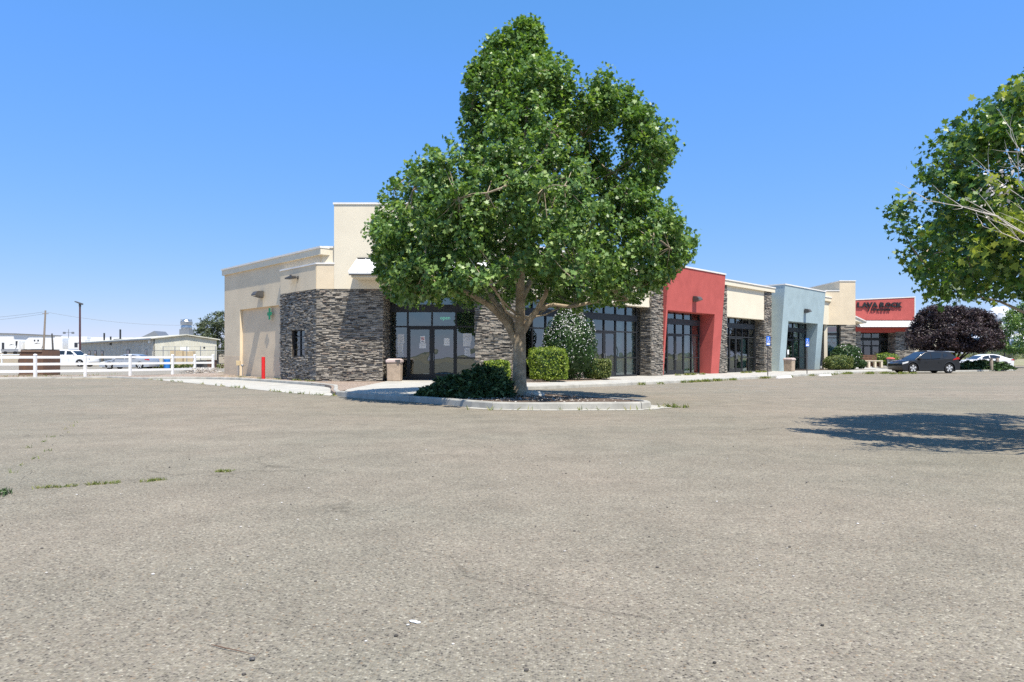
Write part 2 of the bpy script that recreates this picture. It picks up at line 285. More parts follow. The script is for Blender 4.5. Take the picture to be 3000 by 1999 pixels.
def dup(root, loc=None, rz=None, label=None, sc=None):
    r = root.copy(); COL.objects.link(r)
    if loc is not None: r.location = loc
    if rz is not None: r.rotation_euler = (0, 0, rz)
    if sc is not None: r.scale = sc
    if label: r['label'] = label
    for ch in list(root.children):
        c = ch.copy(); COL.objects.link(c); c.parent = r
        for g in list(ch.children):
            d = g.copy(); COL.objects.link(d); d.parent = c
    return r
def struct(name, mb, mat, **k):
    return tag(mb.build(name, mat, **k), kind='structure')
def text(txt, fr, s, z, d, width, height, ext, name, mat, parent=None, bold=0., loc=None):
    cu = bpy.data.curves.new('t', 'FONT'); cu.body = txt; cu.size = 1; cu.extrude = .02; cu.offset = bold; cu.resolution_u = 3
    o = bpy.data.objects.new('t', cu); COL.objects.link(o); bpy.context.view_layer.update()
    me = bpy.data.meshes.new_from_object(o.evaluated_get(bpy.context.evaluated_depsgraph_get())); bpy.data.objects.remove(o); bpy.data.curves.remove(cu)
    co_ = [v.co.copy() for v in me.vertices]; x0 = min(c.x for c in co_); x1 = max(c.x for c in co_); y0 = min(c.y for c in co_); y1 = max(c.y for c in co_)
    r = parent
    while r is not None and r.parent: r = r.parent
    off = Vector(r.location) if r is not None else Vector(loc) if loc is not None else Vector((0, 0, 0))
    for v, c in zip(me.vertices, co_): v.co = fr.p(s+(c.x-x0)/(x1-x0)*width, z+(c.y-y0)/(y1-y0)*height, d+(ext if c.z > 0 else 0))-off
    me.materials.clear(); me.materials.append(M[mat]); me.name = name
    o = bpy.data.objects.new(name, me); COL.objects.link(o)
    if parent is not None: o.parent = parent
    if loc is not None: o.location = loc
    return o
# ---- leaves
STAR = np.array([(0,-.5),(.16,-.28),(.46,-.36),(.36,-.08),(.52,.14),(.24,.12),(0,.56),(-.24,.12),(-.52,.14),(-.36,-.08),(-.46,-.36),(-.16,-.28)])
DIA = np.array([(0,-.5),(.3,0),(0,.5),(-.3,0)])
BLADE = np.array([(-.06,-.5),(.06,-.5),(.045,.1),(0,.5),(-.045,.1)])
def leaves(name, P, size, mat, parent, tpl=STAR, out=None, up=.5, rnd=.9, fold=.12, stretch=1., axis=None):
    """P (n,3) local positions; one small flat-ish polygon per leaf"""
    n = len(P); k = len(tpl); nrm = RNG.normal(size=(n, 3))*rnd; nrm[:, 2] += up
    if out is not None: nrm += out
    nrm /= np.linalg.norm(nrm, axis=1)[:, None]+1e-9
    a = RNG.normal(size=(n, 3)) if axis is None else axis+RNG.normal(size=(n, 3))*.35
    if axis is None: a[:, 2] -= .8
    a -= nrm*(a*nrm).sum(1)[:, None]; a /= np.linalg.norm(a, axis=1)[:, None]+1e-9; b = np.cross(nrm, a)
    sz = size*(.65+.6*RNG.random(n))
    X = tpl[:, 0][None, :, None]*b[:, None, :]+tpl[:, 1][None, :, None]*stretch*a[:, None, :]+(np.abs(tpl[:, 0])*fold*2)[None, :, None]*nrm[:, None, :]
    co = (P[:, None, :]+X*sz[:, None, None]).reshape(-1, 3)
    me = bpy.data.meshes.new(name); me.vertices.add(n*k); me.vertices.foreach_set('co', co.astype(np.float32).ravel())
    me.loops.add(n*k); me.loops.foreach_set('vertex_index', np.arange(n*k, dtype=np.int32)); me.polygons.add(n)
    me.polygons.foreach_set('loop_start', np.arange(0, n*k, k, dtype=np.int32)); me.update(calc_edges=True); me.validate()
    me.materials.append(M[mat]); o = bpy.data.objects.new(name, me); COL.objects.link(o)
    if parent is not None: o.parent = parent
    return o
def inpoly(x, z, poly):
    c = np.zeros(len(x), bool); n = len(poly)
    for i in range(n):
        x0, z0 = poly[i]; x1, z1 = poly[(i+1) % n]
        if z0 == z1: continue
        c ^= ((z0 > z) != (z1 > z)) & (x < (x1-x0)*(z-z0)/(z1-z0)+x0)
    return c
def clumps(poly, n, dmax, df=1., yaw_asym=0., shell=.45, hole=-.2, seed=3., wob=.25):
    """clump centres filling the solid whose outline across the view is poly [(x,z)] and whose depth follows its width"""
    poly = [tuple(p) for p in poly]; xs = [p[0] for p in poly]; zs = [p[1] for p in poly]; res = []
    zg = np.linspace(min(zs), max(zs), 60); lr = []
    for z in zg:
        t = np.linspace(min(xs), max(xs), 240); q = t[inpoly(t, np.full_like(t, z), poly)]
        lr.append((q.min(), q.max()) if len(q) else (np.nan, np.nan))
    lr = np.array(lr); ok = ~np.isnan(lr[:, 0])
    while len(res) < n:
        x = RNG.uniform(min(xs), max(xs), 400); z = RNG.uniform(min(zs), max(zs), 400); g = inpoly(x, z, poly); x = x[g]; z = z[g]
        L = np.interp(z, zg[ok], lr[ok, 0]); R = np.interp(z, zg[ok], lr[ok, 1]); c = (L+R)/2; h = np.maximum((R-L)/2, .15)
        u = np.clip((x-c)/h, -1, 1); D = np.minimum(h*df, dmax)*np.sqrt(1-u*u)
        y = D*np.sign(RNG.uniform(-1, 1, len(x)))*RNG.random(len(x))**shell
        for a in range(len(x)):
            nv = noise.noise(Vector((x[a]*.55+seed, y[a]*.55, z[a]*.55)))
            edge = max(abs(y[a])/(D[a]+.01), abs(u[a]))
            if nv < hole and edge > .3: continue
            res.append((x[a], y[a]*(1-wob+wob*1.6*(nv+.5)), z[a]))
    return np.array(res[:n])
def spray(C, per, r, flat=.75, grow=0.):
    d = RNG.normal(size=(len(C)*per, 3)); d /= np.linalg.norm(d, axis=1)[:, None]; d *= (RNG.random(len(d))**.5*r)[:, None]; d[:, 2] *= flat
    if grow:
        k = np.repeat(RNG.uniform(.55, 1.25, len(C)), per); d *= k[:, None]; g = C-C.mean(0); g /= np.linalg.norm(g, axis=1)[:, None]+1e-9; g[:, 2] = np.abs(g[:, 2])*.5+.7; g = np.repeat(g+RNG.normal(size=g.shape)*.35, per, 0); d = d*.75+g*(RNG.random(len(d))[:, None]-.4)*grow
    return np.repeat(C, per, 0)+d, d
# ================================================================= the ground
def H(x, y):
    a = min(max((y-112)*.045, 0), 2.1); b = min(max((-x-55)/12, 0), 1); return a*b
def axis_(lo, hi, near, step):
    a = list(np.arange(-near, near+step, step)); v = near
    while v < hi: v *= 1.35; a.append(v)
    v = near
    while v < -lo: v *= 1.35; a.insert(0, -v)
    return a
gx = axis_(-9000, 9000, 200, 8); gy = [-9000, -3000, -900, -300, -120]+list(np.arange(-60, 240, 8))+[300, 420, 700, 1200, 2200, 4200, 9000]
vs = [(x, y, H(x, y)) for y in gy for x in gx]; nx = len(gx)
g = MB(); g.add(vs, [(j*nx+i, j*nx+i+1, (j+1)*nx+i+1, (j+1)*nx+i) for j in range(len(gy)-1) for i in range(nx-1)])
struct('ground', g, 'earth', smooth=True)
def sheet(name, poly, z, mat, th=None):
    m = MB()
    if th is None: m.quad(*[(x, y, z) for x, y in poly])
    else: m.slab(poly, 0, z)
    return struct(name, m, mat)
sheet('parking_lot', [(-75,-60),(140,-60),(140,86),(30,86),(0,62),(-10,46),(-19.3,34.9),(-26.9,34.8),(-75,34.3)], .005, 'asphalt')
sheet('yard_pavement', [(-130,41.5),(-24,42.5),(-22,47),(-24,64),(-40,78),(-72,110),(-130,110)], .005, 'yard')
K1 = [(-5.28,19.9),(-4.0,18.6),(-2.71,17.5),(-1.7,16.4),(-.95,15.55),(-.45,15.1),(.05,14.95),(.64,14.87),(2.3,14.92),(2.95,15.02),(3.22,15.3),(3.25,15.7),(3.0,16.3),(1.9,17.8),(.75,19.5),(.5,20.2)]
K2 = [(-19.0,34.7),(-17.6,35.0),(-16.1,34.9),(-14,33.6),(-12.05,31.6),(-9.9,29.2),(-8.3,27.35),(-7.3,26.0),(-6.75,25.0),(-6.35,23.6),(-5.9,21.8),(-5.28,19.9)]
K3 = [(.5,20.2),(.42,22.6),(.6,23.9),(1.8,24.75),(4.6,27.2),(7.5,29.9),(15.1,37.6),(24.6,47.3),(26.5,49.4),(29.5,50.4),(33,50.9)]
K4 = [(33,50.9),(36,52.2),(39,53.6),(42,55.3),(43.2,56.8),(42.2,59),(38,60.5),(34,60)]
K5 = [(-75,34.2),(-50,34.3),(-27,34.7),(-22.5,36.8),(-19.0,34.7)]
K6 = [(34,60),(36,66),(41,75),(46,77.2)]
def kerb(pts, width=.15, h=.13, side=1, seg=3.0, gap=.012, name='kerb'):
    P = []; 
    for a, b in zip(pts, pts[1:]):
        a = Vector((*a, 0)); b = Vector((*b, 0)); k = max(1, int((b-a).length/.5)); P += [a.lerp(b, i/k) for i in range(k)]
    P.append(Vector((*pts[-1], 0))); Q = []
    for i, p in enumerate(P):
        t = (P[min(i+2, len(P)-1)]-P[max(i-2, 0)]).normalized(); Q.append(Vector((t.y, -t.x, 0))*side)
    prof = [(0, 0), (-.012, h-.03), (-.03, h-.006), (-.055, h), (-width, h), (-width, 0)]
    m = MB(); i = 0
    while i < len(P)-1:
        j = i; L = 0
        while j < len(P)-1 and L < seg: L += (P[j+1]-P[j]).length; j += 1
        ring = []
        for k in range(i, j+1):
            q = P[k]
            if k == j and j < len(P)-1: q = P[k]-(P[k]-P[k-1]).normalized()*gap
            ring += [(q.x+Q[k].x*o, q.y+Q[k].y*o, z+.004*sin(k*.9)*(z > .05)) for o, z in prof]
        n = j-i+1; c = len(prof)
        fs = [(a*c+b_, a*c+b_+1, (a+1)*c+b_+1, (a+1)*c+b_) for a in range(n-1) for b_ in range(c-1)]+[tuple(range(c)), tuple((n-1)*c+b_ for b_ in range(c))]
        m.add(ring, fs); i = j
    return struct(name, m, 'kerbc')
kerb(K1, h=.165); kerb(K2, side=1); kerb(K3, side=1); kerb(K4); kerb(K5, h=.10); kerb(K6)
# gutter pans and the concrete apron
m = MB(); 
def strip(m, pts, o0, o1, z):
    for a, b in zip(pts, pts[1:]):
        a = Vector((*a, 0)); b = Vector((*b, 0)); t = (b-a).normalized(); q = Vector((t.y, -t.x, 0))
        m.quad(*[(p.x, p.y, z) for p in (a+q*o0, b+q*o0, b+q*o1, a+q*o1)])
strip(m, K1[4:13], .0, .26, .011)
m.quad(*[(x, y, .0125) for x, y in [(3.15,15.05),(3.7,15.35),(3.75,15.8),(3.2,16.6),(3.0,16.3),(3.25,15.7)]])
struct('gutter', m, 'concrete')
AP = [(-18.7,34.35),(-13.2,28.4),(-9.44,24.1),(-7.4,21.8),(-6.3,20.75),(-5.25,19.95),(-5.6,20.9),(-6.4,23.7),(-6.85,25.1),(-7.4,26.1),(-8.4,27.4),(-10,29.3),(-12.15,31.7),(-14,33.6),(-16.1,34.85),(-17.6,34.95)]
sheet('drive_apron', AP, .012, 'concrete')
# walk
WK = [(-5.15,20.1),(-4.0,18.82),(-3.2,18.1),(-1.5,19.5),(.3,20.0),(.3,22.7),(.48,24.0),(1.72,24.9),(7.4,30.05),(15.0,37.75),(24.5,47.45),(26.45,49.55),(29.45,50.55),(33,51.05),(33.4,60),(35.9,66.1),(40.9,75.1),(46,77.5),(46,80),(40,80),(28,70),(27,57),(0,31),(-5.6,31.5),(-5.5,29.2),(-5.45,22)]
m = MB(); m.slab(WK, 0, .118); struct('walkway', m, 'concrete')
# joints cut in the walk: thin darker lines laid on it
m = MB()
for k in range(3, 30, 2):
    a = Vector((1.7+k*.98, 24.6+k*.98, .122)); q = Vector((-.707, .707, 0)); t = Vector((.707, .707, 0))*.012
    m.quad(a-t, a+t, a+t+q*4.3, a-t+q*4.3)
for y in (22, 24, 26, 28): m.quad((-5.4,y,.122),(.2,y,.122),(.2,y+.02,.122),(-5.4,y+.02,.122))
struct('walkway_joints', m, 'kerbc')
m = MB(); m.slab([(-3.2,18.12),(-2.6,17.62),(-1.6,16.52),(-.85,15.67),(-.4,15.25),(.1,15.1),(.7,15.02),(2.3,15.07),(2.85,15.15),(3.08,15.4),(3.1,15.7),(2.85,16.2),(1.75,17.7),(.6,19.4),(.35,20.0),(-1.5,19.48)], 0, .14)
struct('tree_island_soil', m, 'mulch')
m = MB(); m.slab([(-18.9,34.9,.0),(-17.6,35.15,.02),(-16.1,35.05,.03),(-14,33.8,0),(-12.1,31.8,0),(-10,29.4,0),(-8.4,27.5,0),(-7.4,26.15,0),(-6.9,25.1,0),(-6.45,23.7,0),(-6.0,21.9,0),(-5.45,20.3,0),(-5.5,24,0),(-5.58,29.2,0),(-8.5,29.5,0),(-11.3,32.2,.03),(-16.3,37.3,.12),(-18,40,.12),(-20,38,.05)], 0, .105)
struct('gravel_bed', m, 'gravel')
m = MB(); m.slab([(-.7,27.4),(1.2,27.6),(3.6,29.9),(5.2,31.5),(3.9,32.8),(.2,29.6),(-.7,29.0)], .1, .135); struct('hedge_bed', m, 'gravel')
m = MB(); m.slab([(22.5,50.8),(27.5,54.6),(30,54.6),(29.4,56),(26,56),(21,50.9)], .1, .135); struct('far_bed', m, 'mulch')
m = MB(); m.slab([(33.1,51.1),(35.9,52.35),(38.9,53.75),(41.9,55.45),(43.05,56.8),(42.1,58.85),(38,60.35),(34,59.85),(33.6,58)], 0, .115); struct('far_island_soil', m, 'mulch')
sheet('field', [(40,88),(600,88),(900,900),(-20,900)], .01, pm('dry_grass', (.26,.25,.11), 1, .2, .08, .4, 3, col2=(.36,.31,.2), fine=.3, fscale=2.5))
sheet('dirt_verge', [(-75,35),(-27,35.2),(-22.5,37.2),(-19.2,35.3),(-19.8,38),(-18.2,41),(-20,46),(-24,42.4),(-75,41.4)], .009, 'gravel')
# worn markings: traces of white stall paint on the lot
m = MB()
for x0, y0, L in ((5.2,26.2,5),(7.8,28.8,5),(10.4,31.4,5),(13,34,5),(16.6,37.6,4.6),(20.2,41.2,4.6),(23,44,4.6)):
    for i in range(int(L*5)):
        if random.random() < .3: continue
        a = Vector((x0, y0, .011))+Vector((.707,-.707,0))*(i*.2); t = Vector((.707,.707,0))*.05; k = Vector((.707,-.707,0))*(.2*random.uniform(.5,.98)); m.quad(a-t, a+t, a+t+k, a-t+k)
struct('stall_lines', m, pm('worn_paint', (.52,.51,.48), .95, .2, 9, col2=(.34,.32,.28)))
# far hills
g = MB(); nA, nR = 420, 6; vs = []
for i in range(nA):
    a = 2*pi*i/nA; az = atan2(sin(a), cos(a))
    base = 26+26*noise.noise(Vector((cos(a)*5, sin(a)*5, 3)))+12*noise.noise(Vector((cos(a)*22, sin(a)*22, 1)))
    d = abs(((az-(-.628)+pi) % (2*pi))-pi); base += 60*math.exp(-(d/.035)**2)+30*math.exp(-(((az+.56)/.05)**2))+60*math.exp(-(((az+.7)/.04)**2))
    for j in range(nR):
        r = 5200+j*500; t = j/(nR-1); vs.append((sin(a)*r, cos(a)*r, -2+base*sin(pi*t)**.8*(1+.2*noise.noise(Vector((i*.5, j, 0))))))
g.add(vs, [(i*nR+j, i*nR+j+1, ((i+1) % nA)*nR+j+1, ((i+1) % nA)*nR+j) for i in range(nA) for j in range(nR-1)])
struct('hills', g, 'hill', smooth=True)
# ================================================================= wall builders
def ledge(m, fr, s0, s1, z0, z1, d0, holes=(), rowh=.042, deep=.06, ln=(.09,.36)):
    z = z0
    while z < z1-.01:
        h = min(rowh*random.uniform(.7, 1.35), z1-z); 
        if z1-z-h < .03: h = z1-z
        iv = [(s0, s1)]
        for (a, b, za, zb) in holes:
            if z+h > za and z < zb:
                nv = []
                for p, q in iv:
                    if q <= a or p >= b: nv.append((p, q)); continue
                    if p < a: nv.append((p, a))
                    if q > b: nv.append((b, q))
                iv = nv
        for p, q in iv:
            s = p
            while s < q-.005:
                L = min(random.uniform(*ln), q-s)
                if q-s-L < .08: L = q-s
                k = random.random(); d = d0+.008+deep*k*k+random.uniform(0, .012); j = random.uniform(-.008, .008)
                m.hexa([fr.p(s,z,d0-.03), fr.p(s+L-.004,z,d0-.03), fr.p(s+L-.004,z,d+j), fr.p(s,z,d-j), fr.p(s,z+h-.004,d0-.03), fr.p(s+L-.004,z+h-.004,d0-.03), fr.p(s+L-.004,z+h-.004,d+j-.004), fr.p(s,z+h-.004,d-j-.004)])
                s += L
        z += h
def storefront(root, fr, xs, d, zt=3.9, doors=(), covers={}, rails=(1.13, 2.55, 3.13, 3.45), z0=.12, gl='glass', dl={}, w=.06, upper=True):
    r1, r2, r3, r4 = rails; f = MB()
    for x in xs: f.box(fr, x-w/2, x+w/2, z0, zt, d-.06, d+.06)
    a, b = xs[0]-w/2, xs[-1]+w/2
    f.box(fr, a, b, r2-.04, r2+.03, d-.05, d+.058); f.box(fr, a, b, r3, r4, d-.045, d+.075); f.box(fr, a-.02, b+.02, r4-.03, r4+.02, d-.04, d+.095); f.box(fr, a, b, zt-.05, zt+.02, d-.05, d+.058)
    for i in range(len(xs)-1):
        if i not in doors: f.box(fr, xs[i], xs[i+1], r1-.03, r1+.03, d-.05, d+.056); f.box(fr, xs[i], xs[i+1], z0-.02, z0+.09, d-.05, d+.056)
    fo = f.build('storefront_frame', 'black', root, world=True)
    for i in range(len(xs)-1):
        x0, x1 = xs[i]+w/2, xs[i+1]-w/2; zb = z0+.09
        zz = [(r2+.03, r3), (r4+.02, zt-.05)] if i in doors else [(zb, r1-.03), (r1+.03, r2-.04), (r2+.03, r3), (r4+.02, zt-.05)]
        for za, zb_ in zz: g = MB(); g.quad(fr.p(x0,za,d), fr.p(x1,za,d), fr.p(x1,zb_,d), fr.p(x0,zb_,d)); g.build('window_pane', gl, fo, world=True)
        if i in covers:
            for (cm, za, zb_) in covers[i]: c = MB(); c.box(fr, x0+.02, x1-.02, za, zb_, d-.16, d-.15); c.build('blind', cm, fo, world=True)
    for k, i in enumerate(doors):
        x0, x1 = xs[i]+w/2+.006, xs[i+1]-w/2-.006; D = MB(); st = .075
        D.box(fr, x0, x0+st, z0+.01, r2-.05, d-.02, d+.045); D.box(fr, x1-st, x1, z0+.01, r2-.05, d-.02, d+.045)
        D.box(fr, x0+st, x1-st, z0+.01, z0+.27, d-.018, d+.042); D.box(fr, x0+st, x1-st, r2-.14, r2-.05, d-.018, d+.042)
        do = D.build('door', 'black', root, world=True)
        g = MB(); g.quad(fr.p(x0+st,z0+.27,d+.012), fr.p(x1-st,z0+.27,d+.012), fr.p(x1-st,r2-.14,d+.012), fr.p(x0+st,r2-.14,d+.012)); g.build('door_glass', gl, do, world=True)
        hx = x1-st/2 if k % 2 == 0 else x0+st/2; h = MB(); h.tube([fr.p(hx,1.02,d+.045), fr.p(hx,1.02,d+.11), fr.p(hx,1.34,d+.11), fr.p(hx,1.34,d+.045)], .014, 6); h.build('door_handle', 'steel', do, world=True)
    return fo
def wall_lamp(fr, s, z, d, label, big=1.0, grp='lamps fixed to the walls of the shops'):
    o = fr.p(s, z, d); t = thing('wall_lamp', label, 'wall lamp', o, 0, grp); L = Fr((0,0,0), fr.u, fr.n)
    m = MB(); m.box(L, -.07*big, .07*big, -.09*big, .09*big, 0, .03); m.build('back_plate', 'lamp', t)
    m = MB(); m.prism(Fr((0,0,0), fr.n, fr.u), [(.03*big,.15*big),(.24*big,.12*big),(.32*big,.02),(.32*big,-.03*big),(.03*big,-.1*big)], -.17*big, .17*big); m.build('lamp_hood', 'lamp', t, bevel=.01)
    m = MB(); m.hexa([L.p(-.13*big,-.075*big,.05*big), L.p(.13*big,-.075*big,.05*big), L.p(.13*big,-.04*big,.28*big), L.p(-.13*big,-.04*big,.28*big), L.p(-.15*big,-.032*big,.04*big), L.p(.15*big,-.032*big,.04*big), L.p(.15*big,-.032*big,.32*big), L.p(-.15*big,-.032*big,.32*big)]); m.build('lamp_lens', 'lens', t)
    return t
# ================================================================= the row of shops
B = thing('retail_building', 'long row of shops with cream, red and blue-grey fronts behind the big tree', 'building', (-3.6, 31, 0))
FL = Fr((-8.64,29.3,0), (-.707,.707,0), (-.707,-.707,0)); FF = Fr((-8.64,29.3,0), (1,0,0), (0,-1,0)); FR = Fr((0,29.3,0), (.707,.707,0), (.707,-.707,0))
R2 = sqrt(2)
# left wall
m = MB(); m.box(FL, 8.45, 10.5, 0, 5.7, -.5, -.12); m.box(FL, 3.44, 8.45, 3.7, 5.7, -.5, -.12); m.box(FL, -.05, 3.44, 5.2, 5.7, -.5, -.12)
m.build('side_wall', 'beige', B, world=True)
m = MB(); m.box(FL, 3.3, 8.45, 0, 3.7, -.6, -.27); m.build('side_wall_recess', 'pinkb', B, world=True)
m = MB(); m.box(FL, 8.455, 10.52, 0, 1.22, -.4, -.112); m.box(FL, 3.46, 8.44, 0, 1.22, -.5, -.263); m.build('side_wall_base', 'pinkb', B, world=True)
m = MB(); m.box(FL, -.3, 10.62, 5.7, 5.98, -.5, -.02); m.box(FF, .05, .9, 5.3, 6.02, -.6, -.12); m.build('roof_fascia', 'cream', B, world=True)
m = MB(); m.box(FL, -.32, 10.66, 5.98, 6.06, -.5, .02); m.box(FF, .1, .9, 6.02, 6.1, -.6, -.08); m.build('parapet_cap', 'trim', B, world=True)
m = MB(); m.box(FL, .0, 3.42, 4.19, 5.28, -.4, .035); m.box(FF, -.0, .83, 4.19, 5.28, -.4, .03); m.build('corner_box', 'beige', B, world=True)
m = MB(); m.box(FL, -.03, 3.45, 5.28, 5.35, -.4, .065); m.box(FF, -.03, .81, 5.282, 5.352, -.4, .06); m.build('corner_box_cap', 'trim', B, world=True)
# stone cladding
m = MB(); hole = (1.06, 2.3, 1.2, 2.42)
ledge(m, FL, 0, 3.48, .0, 4.18, 0, [hole], deep=.075); m.build('side_stone_wall', 'stone', B, world=True)
m = MB(); m.box(FL, 0, 1.06, 0, 4.18, -.3, 0); m.box(FL, 2.3, 3.46, 0, 4.18, -.3, 0); m.box(FL, 1.06, 2.3, 0, 1.2, -.3, 0); m.box(FL, 1.06, 2.3, 2.42, 4.18, -.3, 0)
m.box(FF, 0, 2.9, 0, 4.18, -1.62, -.002); m.build('stone_backing', 'barkd', B, world=True); m = MB(); m.box(FF, 7.05, 8.62, 0, 4.18, -1.62, -.002); m.box(FR, -.02, .72, 0, 4.0, -.8, -.002); m.build('stone_backing', pm('mortar', (.06,.055,.05), .95), B, world=True)
m = MB(); ledge(m, FF, 0, 2.925, 0, 4.18, 0); ledge(m, Fr((-5.715,29.3,0), (0,1,0), (1,0,0)), 0, 1.6, 0, 4.15, -.01); m.build('front_stone_wall', 'stone', B, world=True)
m = MB(); ledge(m, FF, 7.02, 8.66, 0, 4.18, 0); ledge(m, Fr((-1.62,29.3,0), (0,1,0), (-1,0,0)), 0, 1.6, 0, 4.15, -.01); ledge(m, FR, 0, .74, 0, 4.0, 0); m.build('front_stone_wall', 'stone', B, world=True)
# window in the side stone
wf = MB(); 
for s_ in (1.09, 1.68, 2.27): wf.box(FL, s_-.03, s_+.03, 1.2, 2.42, -.16, -.08)
for z in (1.23, 1.53, 1.83, 2.12, 2.39): wf.box(FL, 1.06, 2.3, z-.018, z+.018, -.155, -.085)
wo = wf.build('side_window', 'black', B, world=True)
g = MB(); g.quad(FL.p(1.06,2.42,-.12), FL.p(2.3,2.42,-.12), FL.p(2.3,1.2,-.12), FL.p(1.06,1.2,-.12)); g.build('window_pane', 'glassd', wo, world=True)
# front tower and canopy
FT = Fr((-7.86,29.3,0), (1,0,0), (0,-1,0))
m = MB(); m.box(FT, 0, 7.78, 4.19, 7.92, -3.2, .05); m.build('front_tower', 'cream', B, world=True)
m = MB(); m.box(FT, -.04, 7.82, 7.92, 8.0, -3.24, .09); m.build('tower_cap', 'trim', B, world=True)
def canopy(root, x0, x1, y, zt, zb, dep, name='canopy', soff='cream'):
    c = MB(); f = Fr((0,y,0), (1,0,0), (0,-1,0)); c.mi = 0
    P = [(0.0, zt), (dep, zb), (dep, zb-.06), (0., zt-.06)]
    c.hexa([f.p(x0+.14,zt-.07,.05), f.p(x1-.14,zt-.07,.05), f.p(x1,zb-.06,dep), f.p(x0,zb-.06,dep), f.p(x0+.14,zt,.05), f.p(x1-.14,zt,.05), f.p(x1,zb,dep), f.p(x0,zb,dep)])
    k = int((x1-x0)/.4)
    for i in range(k+1):
        a = x0+(x1-x0)*i/k; b = a; a = x0+.14+(x1-x0-.28)*i/k
        c.hexa([f.p(a-.018,zt,.05), f.p(a+.018,zt,.05), f.p(b+.018,zb,dep+.01), f.p(b-.018,zb,dep+.01), f.p(a-.012,zt+.045,.05), f.p(a+.012,zt+.045,.05), f.p(b+.012,zb+.045,dep+.01), f.p(b-.012,zb+.045,dep+.01)])
    co_ = c.build(name, 'wmetal', root, world=True)
    s_ = MB(); s_.box(f, x0+.1, x1-.1, zb-.2, zb-.07, .05, dep-.08); s_.build('canopy_soffit', soff, co_, world=True)
    s_ = MB(); s_.box(f, x0+.02, x1-.02, zb-.12, zb-.061, dep-.07, dep+.012); s_.build('gutter', 'lamp', co_, world=True)
    # a plain flashing strip caps the top edge
    s_ = MB(); s_.box(f, x0+.12, x1-.12, zt, zt+.06, .052, .09); s_.build('flashing', 'lamp', co_, world=True)
canopy(B, -6.95, -.95, 29.25, 5.5, 4.78, 1.12)
m = MB(); m.box(FF, 2.9, 7.05, 4.1, 4.19, -1.7, -.01); m.build('porch_soffit', 'beige', B, world=True)
storefront(B, Fr((0,30.9,0), (1,0,0), (0,-1,0)), [-5.68, -4.86, -3.73, -2.61, -1.66], 0, 4.1, (1, 2), {}, rails=(1.13, 2.6, 3.27, 3.6), w=.075, gl='glass')
# right facade
def ss(X): return X*R2
D0 = -.57
storefront(B, FR, [ss(.57), ss(1.33), ss(2.0), ss(2.66)], D0, 3.95, (), {0: [('dark',.2,2.5)]}, w=.06)
storefront(B, FR, [ss(x)-.57 for x in (3.85-.33, 4.25, 4.91, 5.64, 6.36, 7.03, 7.73)], D0, 3.95, (2, 3), {4: [('cover',.2,2.52),('cover',2.6,3.1)], 5: [('cover',.2,2.52),('cover',2.6,3.1)], 1: [('cover',.25,2.5)], 2: [('dark',.4,2.3)]})
RX = [ss(x)-.57 for x in (9.0, 9.97, 10.62, 11.3, 11.95, 12.62)]
storefront(B, FR, RX, D0, 3.9, (1, 2), {0: [('coverc',1.16,2.5)], 3: [('cover',.2,2.5)], 4: [('cover',.3,2.5)]})
storefront(B, FR, [ss(x)-.57 for x in (14.15, 14.83, 15.45, 16.12, 16.79, 17.47, 18.1)], D0, 3.85, (2, 3), {1: [('cover',.3,2.5)], 4: [('cover',.2,2.5)], 5: [('dark',.2,2.5)]})
storefront(B, FR, [ss(x)-.57 for x in (20.6, 21.25, 22.1, 22.95, 23.8, 24.75)], D0, 3.9, (1, 2), {3: [('cover',.2,2.5)], 4: [('cover',.3,2.5)]}, gl='glassd')
storefront(B, FR, [ss(x)-.57 for x in (25.75, 26.35, 26.95)], D0, 3.9, (), {}, gl='glassd')
# cream panels
for a, b, zb in ((.5, 3.06, 3.95), (3.44, 7.76, 3.95), (14.0, 18.1, 3.83), (25.35, 27.2, 3.9)): m = MB(); m.box(FR, ss(a), ss(b), zb, 5.86, -.75, -.02); m.build('upper_wall', 'cream', B, world=True)
for a, b in ((-.1, 8.5), (13.35, 19.1), (25.4, 27.1)):
    m = MB(); m.box(FR, ss(a), ss(b), 5.86, 6.16, -.75, .14); m.build('roof_fascia', 'cream', B, world=True)
    m = MB(); m.box(FR, ss(a)-.02, ss(b)+.02, 6.16, 6.24, -.75, .19); m.build('parapet_cap', 'trim', B, world=True)
for a, b, e in ((3.03, 3.48, 0), (7.73, 8.57, .06), (13.3, 14.05, 0), (18.06, 18.85, 0)):
    m = MB(); ledge(m, FR, ss(a), ss(b), .0, 5.86, e, ln=(.14,.4)); o_ = FR.p(ss(a), 0, e)
    ledge(m, Fr(o_, (-.707,.707,0), (-.707,-.707,0)), 0, .6+e, 0, 5.86, -.0, ln=(.14,.4)); o_ = FR.p(ss(b), 0, e); ledge(m, Fr(o_, (-.707,.707,0), (.707,.707,0)), 0, .6+e, 0, 5.86, -.0, ln=(.14,.4))
    m.build('stone_pier', 'stone', B, world=True)
for a, b, e in ((3.03, 3.48, 0), (7.73, 8.57, .06), (13.3, 14.05, 0), (18.06, 18.85, 0)): m = MB(); m.box(FR, ss(a)+.02, ss(b)-.02, 0, 5.86, -.7, e-.002); m.build('pier_core', 'stone', B, world=True)
m = MB(); m.box(FR, ss(18.8), ss(19.9), 0, 5.86, -.9, -.6); m.build('back_wall', 'beige', B, world=True)
